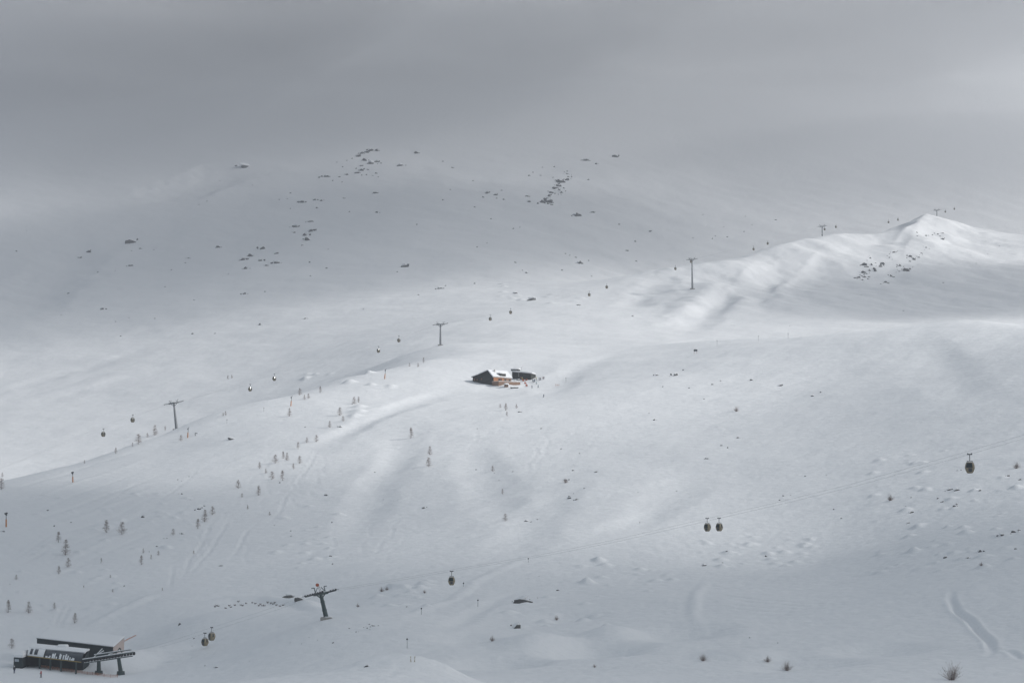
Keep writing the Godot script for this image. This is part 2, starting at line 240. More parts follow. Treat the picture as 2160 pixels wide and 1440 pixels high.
# the point of the snow that is seen at that place of the photograph
func hit(px: float, py: float, from := 200.0) -> Vector3:
	var v := Vector3((px - 1080.0) / F, (720.0 - py) / F, -1.0).rotated(Vector3.RIGHT, PITCH)
	v /= -v.z
	var d := from
	var last := from
	while d < 4600.0:
		if v.y * d < ground(v.x * d, -d):
			var lo := last
			var hi := d
			for k in 14:
				var mid := (lo + hi) * 0.5
				if v.y * mid < ground(v.x * mid, -mid):
					hi = mid
				else:
					lo = mid
			return Vector3(v.x * hi, ground(v.x * hi, -hi), -hi)
		last = d
		d *= 1.004
	return v * d

# raise or lower the snow round a point: amount is a function of the distance
func stamp(p: Vector3, radius: float, amount: float, along := Vector2.ZERO) -> void:
	var dmin := maxf(-p.z - radius, FD0)
	var dmax := minf(-p.z + radius, FD1)
	var k := (FR - 1) / log(FD1 / FD0)
	for r in range(int(log(dmin / FD0) * k), mini(int(log(dmax / FD0) * k) + 1, FR - 1) + 1):
		var d := row_d(r)
		var c0 := int(((p.x - radius) / d / FS + 1.0) * 0.5 * (FC - 1))
		var c1 := int(((p.x + radius) / d / FS + 1.0) * 0.5 * (FC - 1)) + 1
		for c in range(maxi(c0, 0), mini(c1, FC - 1) + 1):
			var x := (c * 2.0 / (FC - 1) - 1.0) * FS * d
			var q := Vector2(x - p.x, -d - p.z).length() / radius
			if q < 1.0:
				fine[r * FC + c] += amount * (1.0 - q * q) * (1.0 - q * q)

# a channel (negative) or a bank (positive) along a line, its cross-section given by width and amount, with lips of the given height on both sides; fading out at its ends where taper is set
func furrow(line: Array, width: float, amount: float, lip := 0.0, taper := true, sharp := false) -> void:
	var reach := width * (2.2 if lip != 0.0 else 1.0)
	var dmin := 1e9
	var dmax := 0.0
	var xmin := 1e9
	var xmax := -1e9
	var flat := PackedVector2Array()
	var run := PackedFloat32Array([0.0])
	for v in line:
		dmin = minf(dmin, -v.z)
		dmax = maxf(dmax, -v.z)
		xmin = minf(xmin, v.x)
		xmax = maxf(xmax, v.x)
		if flat.size():
			run.append(run[-1] + flat[-1].distance_to(Vector2(v.x, v.z)))
		flat.append(Vector2(v.x, v.z))
	dmin = maxf(dmin - reach, FD0)
	dmax = minf(dmax + reach, FD1)
	var k := (FR - 1) / log(FD1 / FD0)
	for r in range(int(log(dmin / FD0) * k), mini(int(log(dmax / FD0) * k) + 1, FR - 1) + 1):
		var d := row_d(r)
		var c0 := int(((xmin - reach) / d / FS + 1.0) * 0.5 * (FC - 1))
		var c1 := int(((xmax + reach) / d / FS + 1.0) * 0.5 * (FC - 1)) + 1
		for c in range(maxi(c0, 0), mini(c1, FC - 1) + 1):
			var p := Vector2((c * 2.0 / (FC - 1) - 1.0) * FS * d, -d)
			var best := 1e9
			var along := 0.0
			for n in flat.size() - 1:
				var ab := flat[n + 1] - flat[n]
				var t := clampf((p - flat[n]).dot(ab) / ab.length_squared(), 0.0, 1.0)
				var e := p.distance_squared_to(flat[n] + ab * t)
				if e < best:
					best = e
					along = run[n] + t * (run[n + 1] - run[n])
			var q := sqrt(best) / width
			if q > 2.2:
				continue
			var w := along / run[-1]
			var fade := smoothstep(0.0, 0.35, w) * smoothstep(0.0, 0.35, 1.0 - w) if taper else 1.0
			if width > 8.0:
				q *= 1.0 + 0.5 * noise_a.get_noise_2d(p.x * 2.0, p.y * 2.0)
			if q < 1.0:
				fine[r * FC + c] += fade * amount * ((1.0 - q) * (1.0 - 0.5 * q) if sharp else (1.0 - q * q) * (1.0 - q * q))
			if lip != 0.0:
				var e := clampf(1.0 - absf(q - 1.2), 0.0, 1.0)
				fine[r * FC + c] += fade * lip * e * e

func snow_mesh() -> ArrayMesh:
	var vs := PackedVector3Array()
	var ns := PackedVector3Array()
	vs.resize(FC * FR)
	ns.resize(FC * FR)
	var i := 0
	for r in FR:
		var d := row_d(r)
		for c in FC:
			vs[i] = Vector3((c * 2.0 / (FC - 1) - 1.0) * FS * d, fine[i], -d)
			i += 1
	i = 0
	for r in FR:
		for c in FC:
			var e := vs[i + (1 if c < FC - 1 else 0)] - vs[i - (1 if c > 0 else 0)]
			var g := vs[i + (FC if r < FR - 1 else 0)] - vs[i - (FC if r > 0 else 0)]
			ns[i] = e.cross(g).normalized()
			i += 1
	var ix := PackedInt32Array()
	ix.resize((FC - 1) * (FR - 1) * 6)
	var n := 0
	for r in FR - 1:
		for c in FC - 1:
			var k := r * FC + c
			ix[n] = k
			ix[n + 1] = k + FC
			ix[n + 2] = k + 1
			ix[n + 3] = k + 1
			ix[n + 4] = k + FC
			ix[n + 5] = k + FC + 1
			n += 6
	var arrays := []
	arrays.resize(Mesh.ARRAY_MAX)
	arrays[Mesh.ARRAY_VERTEX] = vs
	arrays[Mesh.ARRAY_NORMAL] = ns
	arrays[Mesh.ARRAY_INDEX] = ix
	var m := ArrayMesh.new()
	m.add_surface_from_arrays(Mesh.PRIMITIVE_TRIANGLES, arrays)
	return m

# ---------------------------------------------------------------- small modelling tools
var mats := {}

func mat(called: String, r: float, g: float, b: float, rough := 0.85, metal := 0.0) -> StandardMaterial3D:
	if mats.has(called):
		return mats[called]
	var m := StandardMaterial3D.new()
	m.resource_name = called
	m.albedo_color = Color(r, g, b).linear_to_srgb()
	m.roughness = rough
	m.metallic = metal
	mats[called] = m
	return m

# a material with a computed grain of its own colour
func grained(called: String, dark: Color, light: Color, scale: Vector3, freq := 0.03, rough := 0.85) -> StandardMaterial3D:
	if mats.has(called):
		return mats[called]
	var n := FastNoiseLite.new()
	n.seed = 5 + mats.size()
	n.frequency = freq
	n.fractal_octaves = 4
	var t := NoiseTexture2D.new()
	t.width = 256
	t.height = 256
	t.seamless = true
	t.noise = n
	var ramp := Gradient.new()
	ramp.set_color(0, dark.linear_to_srgb())
	ramp.set_color(1, light.linear_to_srgb())
	t.color_ramp = ramp
	var m := StandardMaterial3D.new()
	m.resource_name = called
	m.albedo_texture = t
	m.uv1_triplanar = true
	m.uv1_scale = scale
	m.roughness = rough
	mats[called] = m
	return m

func shape() -> SurfaceTool:
	var s := SurfaceTool.new()
	s.begin(Mesh.PRIMITIVE_TRIANGLES)
	s.set_smooth_group(-1)
	return s

func tri(s: SurfaceTool, a: Vector3, b: Vector3, c: Vector3) -> void:
	s.add_vertex(a)
	s.add_vertex(b)
	s.add_vertex(c)

func quad(s: SurfaceTool, a: Vector3, b: Vector3, c: Vector3, d: Vector3) -> void:
	tri(s, a, b, c)
	tri(s, a, c, d)

# a solid between two outlines with equally many points
func loft(s: SurfaceTool, a: Array, b: Array) -> void:
	var n := a.size()
	for i in n:
		quad(s, a[i], b[i], b[(i + 1) % n], a[(i + 1) % n])
	for i in range(1, n - 1):
		tri(s, a[0], a[i], a[i + 1])
		tri(s, b[0], b[i + 1], b[i])

func box(s: SurfaceTool, c: Vector3, size: Vector3, turn := Basis.IDENTITY) -> void:
	var h := size * 0.5
	var lo := []
	var hi := []
	for q in [[-1, -1], [1, -1], [1, 1], [-1, 1]]:
		lo.append(c + turn * Vector3(q[0] * h.x, -h.y, q[1] * h.z))
		hi.append(c + turn * Vector3(q[0] * h.x, h.y, q[1] * h.z))
	loft(s, lo, hi)

# a box whose upper edges are rounded off: a slab of snow
func pillow(s: SurfaceTool, c: Vector3, size: Vector3, turn := Basis.IDENTITY) -> void:
	var h := size * 0.5
	var rings := []
	for k in [[-1.0, 1.0], [0.2, 1.03], [0.75, 0.96], [1.0, 0.8]]:
		var ring := []
		for q in 16:
			var a := TAU * (q + 0.5) / 16.0
			var u := Vector2(cos(a), sin(a))
			u = u / pow(pow(absf(u.x), 6.0) + pow(absf(u.y), 6.0), 1.0 / 6.0)
			var inset: float = minf(h.x, h.z) * (1.0 - k[1])
			ring.append(c + turn * Vector3(u.x * (h.x - inset), k[0] * h.y, u.y * (h.z - inset)))
		rings.append(ring)
	for k in 3:
		for q in 16:
			quad(s, rings[k][q], rings[k + 1][q], rings[k + 1][(q + 1) % 16], rings[k][(q + 1) % 16])
	for q in range(1, 15):
		tri(s, rings[0][0], rings[0][q], rings[0][q + 1])
		tri(s, rings[3][0], rings[3][q + 1], rings[3][q])

func tube(s: SurfaceTool, a: Vector3, b: Vector3, ra: float, rb: float, n := 8) -> void:
	var w := (b - a).normalized()
	var u := w.cross(Vector3.UP if absf(w.y) < 0.9 else Vector3.RIGHT).normalized()
	var v := w.cross(u)
	var ca := []
	var cb := []
	for i in n:
		var t := TAU * i / n
		var o := u * cos(t) + v * sin(t)
		ca.append(a + o * ra)
		cb.append(b + o * rb)
	loft(s, ca, cb)

func chain(s: SurfaceTool, pts: Array, r: float, n := 4) -> void:
	for i in pts.size() - 1:
		tube(s, pts[i], pts[i + 1], r, r, n)

func part(s: SurfaceTool, called: String, m: Material, parent: Node, label := "") -> MeshInstance3D:
	s.generate_normals()
	var o := MeshInstance3D.new()
	o.name = called
	o.mesh = s.commit()
	o.material_override = m
	parent.add_child(o, true)
	if label:
		o.set_meta("label", label)
	return o

func tag(o: Node, label: String, category: String, group := "") -> void:
	o.set_meta("label", label)
	o.set_meta("category", category)
	if group:
		o.set_meta("group", group)

var taken := {}

func numbered(called: String) -> String:
	var k: int = taken.get(called, 0)
	taken[called] = k + 1
	return called if k == 0 else "%s_%03d" % [called, k]

func thing(called: String, label: String, category: String, where: Vector3, turn := 0.0, group := "") -> Node3D:
	var o := Node3D.new()
	o.name = numbered(called)
	add_child(o)
	o.position = where
	o.rotation.y = turn
	tag(o, label, category, group)
	return o

func copy(proto: Node3D, called: String, label: String, category: String, where: Vector3, turn := 0.0, size := 1.0, group := "") -> Node3D:
	var o: Node3D = proto.duplicate()
	o.name = numbered(called)
	add_child(o)
	o.position = where
	o.rotation.y = turn
	o.scale = Vector3.ONE * size
	tag(o, label, category, group)
	return o

# ---------------------------------------------------------------- things
func rock_mesh(n: int) -> ArrayMesh:
	rng.seed = 100 + n
	var ns := FastNoiseLite.new()
	ns.seed = n
	ns.frequency = 1.1
	ns.fractal_type = FastNoiseLite.FRACTAL_RIDGED
	ns.fractal_octaves = 3
	var ico := SphereMesh.new()
	ico.radius = 1.0
	ico.height = 2.0
	ico.radial_segments = 14
	ico.rings = 8
	var a := ico.get_mesh_arrays()
	var vs: PackedVector3Array = a[Mesh.ARRAY_VERTEX]
	var ix: PackedInt32Array = a[Mesh.ARRAY_INDEX]
	var cut := []
	for k in 7:
		cut.append([Vector3(rng.randf_range(-1, 1), rng.randf_range(-0.2, 1), rng.randf_range(-1, 1)).normalized(), rng.randf_range(0.3, 0.7)])
	var lean := rng.randf_range(-0.5, 0.5)
	for i in vs.size():
		var v := vs[i] * (0.85 + 0.5 * ns.get_noise_3dv(vs[i]))
		for c in cut:
			var over: float = v.dot(c[0]) - c[1]
			if over > 0.0:
				v -= c[0] * over * 0.9
		v.x += v.y * lean
		vs[i] = v * Vector3(0.68, 0.4, 0.42)
	var s := shape()
	for i in ix:
		s.add_vertex(vs[i])
	s.generate_normals()
	return s.commit()

func cap_mesh(n: int) -> ArrayMesh:
	rng.seed = 300 + n
	var s := shape()
	var rings := []
	for k in [[0.1, 0.42], [0.22, 0.47], [0.32, 0.36], [0.36, 0.14]]:
		var ring := []
		for q in 10:
			var t := TAU * q / 10.0
			var r: float = k[1] * (1.0 + 0.16 * sin(3.0 * t + n) + rng.randf_range(-0.05, 0.05))
			ring.append(Vector3(cos(t) * r * 1.05 - 0.06, k[0] + 0.05 * sin(2.0 * t + n), sin(t) * r * 0.6 - 0.14))
		rings.append(ring)
	for k in 3:
		for q in 10:
			quad(s, rings[k][q], rings[k + 1][q], rings[k + 1][(q + 1) % 10], rings[k][(q + 1) % 10])
	for q in range(1, 9):
		tri(s, rings[3][0], rings[3][q], rings[3][q + 1])
		tri(s, rings[0][0], rings[0][q + 1], rings[0][q])
	s.generate_normals()
	return s.commit()

var rocks: Array[ArrayMesh] = []
var caps: Array[ArrayMesh] = []
var pebbles: Array[Transform3D] = []

func rock_place(p: Array, k: int, wide := 1.0) -> Transform3D:
	rng.seed = k * 7 + int(p[0])
	var where := hit(p[0], p[1])
	var w: float = p[2] * -where.z / F * wide
	var b := Basis(Vector3.UP, rng.randf_range(-0.5, 0.5)).rotated(Vector3.BACK, rng.randf_range(-0.25, 0.55))
	var s := Vector3(w * rng.randf_range(0.9, 1.15), w * rng.randf_range(0.8, 1.35), w * rng.randf_range(0.8, 1.2))
	return Transform3D(b.scaled_local(s), where + Vector3(0, w * 0.05, 0))

func ordinal(n: int, label: String) -> String:
	var ones := ["first", "second", "third", "fourth", "fifth", "sixth", "seventh", "eighth", "ninth", "tenth", "eleventh", "twelfth", "thirteenth", "fourteenth", "fifteenth", "sixteenth", "seventeenth", "eighteenth", "nineteenth"]
	var tens := ["twentieth", "thirtieth", "fortieth", "fiftieth"]
	var ty := ["twenty", "thirty", "forty", "fifty"]
	if n < 19:
		return "%s from the left of the %s" % [ones[n], label]
	var m := n + 1
	return "%s from the left of the %s" % [tens[m / 10 - 2] if m % 10 == 0 else ty[m / 10 - 2] + "-" + ones[m % 10 - 1], label]

func lay_rocks(list: Array, label: String, small_label: String, group: String, called := "rock") -> void:
	var k := 0
	var large := list.filter(func(q): return q[2] > 5.4)
	large.sort_custom(func(a, b): return a[0] < b[0])
	for p in list:
		k += 1
		var t := rock_place(p, k)
		if p[2] < 3.7:
			pebbles.append(t)
			continue
		if p[2] > 5.4:
			var o := thing(called, ordinal(large.find(p), label), "rock", t.origin, 0.0, group)
			o.transform = t
			var stone := MeshInstance3D.new()
			stone.name = "stone"
			stone.mesh = rocks[k % rocks.size()]
			stone.material_override = mats.rock
			o.add_child(stone)
			var cap := MeshInstance3D.new()
			cap.name = "snow_cap"
			cap.mesh = caps[k % caps.size()]
			cap.material_override = mats.snow
			o.add_child(cap)
			for j in 2:
				var bit := MeshInstance3D.new()
				bit.name = "fragment"
				bit.mesh = rocks[(k + j + 3) % rocks.size()]
				bit.material_override = mats.rock
				o.add_child(bit, true)
				bit.scale = Vector3.ONE * rng.randf_range(0.2, 0.45)
				bit.position = Vector3(rng.randf_range(0.5, 0.95) * (1 if j else -1), rng.randf_range(-0.1, 0.05), rng.randf_range(-0.1, 0.3))
		else:
			var o := MeshInstance3D.new()
			o.name = numbered(called)
			o.mesh = rocks[k % rocks.size()]
			o.material_override = mats.rock
			add_child(o)
			o.transform = t
			tag(o, small_label, "rock", group)

func lay_outcrop(called: String, list: Array, label: String) -> void:
	var first := hit(list[0][0], list[0][1])
	var o := thing(called, label, "rocks", first)
	var k := 0
	for p in list:
		k += 1
		var t := rock_place(p, k + 40)
		t.basis = Basis(Vector3.BACK, 0.35) * t.basis.scaled_local(Vector3(0.8, 1.05, 0.8))
		var m := MeshInstance3D.new()
		m.name = "rock"
		m.mesh = rocks[k % rocks.size()]
		m.material_override = mats.rock
		o.add_child(m, true)
		t.origin -= first
		m.transform = t
		for j in 4:
			var f: Array = [p[0] + rng.randf_range(-9, 9), p[1] + rng.randf_range(-5, 5), p[2] * rng.randf_range(0.22, 0.5)]
			var u := rock_place(f, k * 5 + j)
			u.origin -= first
			var n := MeshInstance3D.new()
			n.name = "rock"
			n.mesh = rocks[(k + j) % rocks.size()]
			n.material_override = mats.rock
			o.add_child(n, true)
			n.transform = u

# a bare larch one metre tall: trunk and a crown of twigs
func larch(n: int, slim: float) -> Node3D:
	rng.seed = 700 + n
	var o := Node3D.new()
	var s := shape()
	tube(s, Vector3(0, -0.1, 0), Vector3(0.01, 0.5, 0), 0.017, 0.011, 5)
	tube(s, Vector3(0.01, 0.5, 0), Vector3(0, 0.97, 0.01), 0.011, 0.003, 4)
	part(s, "trunk", mats.bark, o)
	s = shape()
	for k in 110:
		var y := 0.05 + 0.91 * pow(rng.randf(), 0.95)
		var reach := slim * (0.22 + 1.5 * pow(1.0 - y, 0.7)) * rng.randf_range(0.5, 1.15) * smoothstep(-0.05, 0.2, y)
		var t := rng.randf() * TAU
		var dir := Vector3(cos(t), rng.randf_range(-0.1, 0.35), sin(t)).normalized()
		var a := Vector3(0, y, 0)
		var b := a + dir * reach
		tube(s, a, b, 0.006, 0.003, 3)
		for q in 7:
			var c := a.lerp(b, sqrt(rng.randf_range(0.1, 1.0)))
			var e := c + Vector3(rng.randf_range(-1, 1), rng.randf_range(-0.7, 1.0), rng.randf_range(-1, 1)).normalized() * rng.randf_range(0.03, 0.075)
			tube(s, c, e, 0.0042, 0.0022, 3)
	part(s, "crown", mats.twig, o)
	return o

# a bare bush one metre tall
func bush(n: int) -> Node3D:
	rng.seed = 900 + n
	var o := Node3D.new()
	var s := shape()
	for k in 9:
		var t := rng.randf() * TAU
		tube(s, Vector3(cos(t) * 0.05, -0.08, sin(t) * 0.05), Vector3(cos(t) * 0.2, 0.35, sin(t) * 0.2), 0.013, 0.008, 4)
	part(s, "stem", mats.bark, o)
	s = shape()
	for k in 95:
		var t := rng.randf() * TAU
		var lean := rng.randf_range(0.05, 1.15)
		var long := rng.randf_range(0.45, 1.0) * (1.0 - 0.3 * lean)
		var a := Vector3(cos(t), 0, sin(t)) * 0.1 * lean
		var dir := Vector3(cos(t) * sin(lean), cos(lean), sin(t) * sin(lean))
		var b := a + dir * long
		tube(s, a, b, 0.007, 0.0025, 3)
		for q in 4:
			var c := a.lerp(b, rng.randf_range(0.3, 1.0))
			tube(s, c, c + (dir + Vector3(rng.randf_range(-1, 1), rng.randf_range(-0.3, 1.0), rng.randf_range(-1, 1))).normalized() * rng.randf_range(0.06, 0.16), 0.004, 0.002, 3)
	part(s, "twigs", mats.twig, o)
	return o

# a gondola cabin, its grip at the origin, the rope along x
func cabin() -> Node3D:
	var o := Node3D.new()
	var s := shape()
	box(s, Vector3(0, -0.02, 0), Vector3(0.85, 0.2, 0.26))
	tube(s, Vector3(-0.36, 0.08, 0), Vector3(-0.36, 0.08, 0.2), 0.14, 0.14, 8)
	tube(s, Vector3(0.36, 0.08, 0), Vector3(0.36, 0.08, 0.2), 0.14, 0.14, 8)
	part(s, "grip", mats.steel, o)
	s = shape()
	tube(s, Vector3(0, -0.05, 0.1), Vector3(0, -0.85, 0.16), 0.075, 0.065, 7)
	tube(s, Vector3(0, -0.85, 0.16), Vector3(0, -1.28, 0), 0.065, 0.065, 7)
	box(s, Vector3(0, -1.27, 0), Vector3(1.0, 0.1, 0.5))
	for q in [[-0.45, -0.2], [0.45, -0.2], [-0.45, 0.2], [0.45, 0.2]]:
		tube(s, Vector3(q[0], -1.27, q[1]), Vector3(q[0] * 1.15, -1.5, q[1] * 1.6), 0.035, 0.035, 5)
	part(s, "hanger", mats.steel, o)
	# the shell: rounded rings from the floor to the roof
	var lofted := [[-3.62, 0.42, 0.42], [-3.5, 0.58, 0.56], [-3.0, 0.82, 0.76], [-2.55, 0.93, 0.86], [-2.1, 0.86, 0.82], [-1.65, 0.72, 0.7], [-1.5, 0.6, 0.58], [-1.45, 0.3, 0.3]]
	var rings := []
	for k in lofted:
		var ring := []
		for q in 20:
			var a := TAU * (q + 0.5) / 20.0
			var u := Vector2(cos(a), sin(a))
			u = u / pow(pow(absf(u.x), 4.0) + pow(absf(u.y), 4.0), 0.25)
			ring.append(Vector3(u.x * k[1], k[0], u.y * k[2]))
		rings.append(ring)
	var lower := shape()
	var roof := shape()
	for q in range(1, 19):
		tri(lower, rings[0][0], rings[0][q], rings[0][q + 1])
		tri(roof, rings[7][0], rings[7][q + 1], rings[7][q])
	for q in 20:
		var r := (q + 1) % 20
		for k in 3:
			quad(lower, rings[k][q], rings[k + 1][q], rings[k + 1][r], rings[k][r])
		for k in [5, 6]:
			quad(roof, rings[k][q], rings[k + 1][q], rings[k + 1][r], rings[k][r])
	part(lower, "lower_shell", mats.cabin_shell, o)
	part(roof, "roof", mats.cabin_roof, o)
	for corner in [[1, 2], [7, 8], [11, 12], [17, 18]]:
		s = shape()
		for q in corner:
			for k in [3, 4]:
				quad(s, rings[k][q], rings[k + 1][q], rings[k + 1][q + 1], rings[k][q + 1])
		part(s, "corner_post", mats.cabin_shell, o)
	for side in [[3, 4, 5, 6], [9, 10], [13, 14, 15, 16], [19, 0]]:
		s = shape()
		for q in side:
			var r: int = (q + 1) % 20
			for k in [3, 4]:
				var inward := Vector3(0.97, 1.0, 0.97)
				quad(s, rings[k][q] * inward, rings[k + 1][q] * inward, rings[k + 1][r] * inward, rings[k][r] * inward)
		part(s, "window", mats.glass, o)
	s = shape()
	box(s, Vector3(0, -2.95, 0.86), Vector3(0.66, 0.62, 0.05))
	box(s, Vector3(0, -3.3, 0.78), Vector3(0.6, 0.06, 0.2))
	part(s, "ski_rack", mats.steel, o)
	return o

# a lift tower: base and top of the pole, direction of the rope, reach of the arm to each side
func tower(called: String, label: String, foot: Vector3, top: Vector3, along: Vector3, reach: float, r0: float, r1: float, metal: Material, train: float, detail: bool) -> Node3D:
	var o := thing(called, label, "lift tower", foot, 0.0, "lift towers of the gondola lines")
	var up := (top - foot).normalized()
	var across := along.cross(up).normalized()
	var h := (top - foot).length()
	var s := shape()
	box(s, Vector3(0, 0.0, 0), Vector3(r0 * 4.4, 0.9, r0 * 4.4))
	part(s, "footing", mats.concrete, o)
	s = shape()
	tube(s, up * -0.6, up * h * 0.985, r0, r1, 14)
	if detail:
		for k in 3:
			var y := h * (0.02 + 0.32 * k)
			tube(s, up * y, up * (y + 0.14), lerpf(r0, r1, y / h) + 0.09, lerpf(r0, r1, y / h) + 0.09, 14)
	part(s, "pole", metal, o)
	s = shape()
	box(s, up * h, Vector3(reach * 2.0, r1 * 1.5, r1 * 1.7), Basis(across, up, across.cross(up)))
	tube(s, up * (h - reach * 0.55), up * (h - 0.1) + across * reach * 0.7, r1 * 0.35, r1 * 0.35, 6)
	tube(s, up * (h - reach * 0.55), up * (h - 0.1) - across * reach * 0.7, r1 * 0.35, r1 * 0.35, 6)
	part(s, "cross_arm", metal, o)
	for side in [-1, 1]:
		s = shape()
		var c: Vector3 = up * (h + r1 * 0.7) + across * reach * side * 0.75
		tube(s, c, c + up * 1.35, r1 * 0.3, r1 * 0.3, 6)
		tube(s, c + up * 1.35, c + up * 1.35 + across * side * 0.9, r1 * 0.28, r1 * 0.28, 6)
		tube(s, c + up * 0.1, c + up * 1.3 - across * side * 1.1, r1 * 0.22, r1 * 0.22, 6)
		part(s, "lifting_frame", metal, o)
	for side in [-1, 1]:
		var c: Vector3 = up * (h + 0.05) + across * reach * side
		s = shape()
		box(s, c, Vector3(train, 0.34, 0.22), Basis(along, along.cross(across) * -1.0, across))
		box(s, c + across * side * 0.75 + up * 0.1, Vector3(train * 1.05, 0.07, 0.55), Basis(along, along.cross(across) * -1.0, across))
		var sheaves := part(s, "sheave_train", mats.steel if detail else metal, o)
		var n := 8
		for k in n:
			s = shape()
			var w: Vector3 = c + along * train * (float(k) / (n - 1) - 0.5) + up * 0.16
			tube(s, w - across * 0.1, w + across * 0.1, 0.24, 0.24, 10)
			part(s, "sheave", mats.rubber, sheaves)
	if detail:
		s = shape()
		pillow(s, Vector3(0.5, 0.5, -0.1), Vector3(r0 * 3.2, 0.25, r0 * 3.2))
		part(s, "snow_heap", mats.snow, o)
		s = shape()
		var c := up * (h + 0.25)
		box(s, c + along * 1.0, Vector3(3.0, 0.16, 0.9), Basis(along, along.cross(across) * -1.0, across))
		box(s, c - along * 1.4, Vector3(2.2, 0.16, 0.8), Basis(along, along.cross(across) * -1.0, across))
		part(s, "snow_on_arm", mats.snow, o)
		s = shape()
		tube(s, c, c + up * 1.9 - along * 0.4, 0.05, 0.04, 5)
		tube(s, c + along * 0.5, c + up * 1.7, 0.05, 0.04, 5)
		part(s, "mast", mats.steel, o)
		s = shape()
		tube(s, c + up * 2.0 - along * 0.4, c + up * 2.0 - along * 0.4 + Vector3(0, 0, 0.12), 0.42, 0.42, 16)
		part(s, "marker_disc", mats.orange, o, "round orange marker disc")
	return o

func snow_gun(called: String, label: String, foot: Vector3, h: float, lean: float, fan: bool) -> void:
	var o := thing(called, label, "snow gun", foot, 0.0, "snow guns along the piste edge")
	var s := shape()
	tube(s, Vector3(0, -0.4, 0), Vector3(lean * h * 0.58, h * 0.58, 0), 0.3, 0.27, 10)
	part(s, "padding", mats.orange_pad, o, "orange safety padding")
	s = shape()
	tube(s, Vector3(lean * h * 0.58, h * 0.58, 0), Vector3(lean * h, h * 0.95, 0), 0.14, 0.11, 8)
	part(s, "mast", mats.steel, o)
	s = shape()
	var c := Vector3(lean * h, h, 0)
	if fan:
		tube(s, c + Vector3(-0.55, -0.1, 0.2), c + Vector3(0.45, 0.28, -0.2), 0.38, 0.3, 12)
		box(s, c + Vector3(0.1, -0.45, 0.1), Vector3(0.5, 0.5, 0.5))
	else:
		tube(s, c + Vector3(-0.2, -0.2, 0), c + Vector3(0.5, 0.9, 0.1), 0.16, 0.1, 8)
		box(s, c + Vector3(-0.15, -0.1, 0), Vector3(0.6, 0.55, 0.4))
	part(s, "nozzle_head", mats.steel, o)

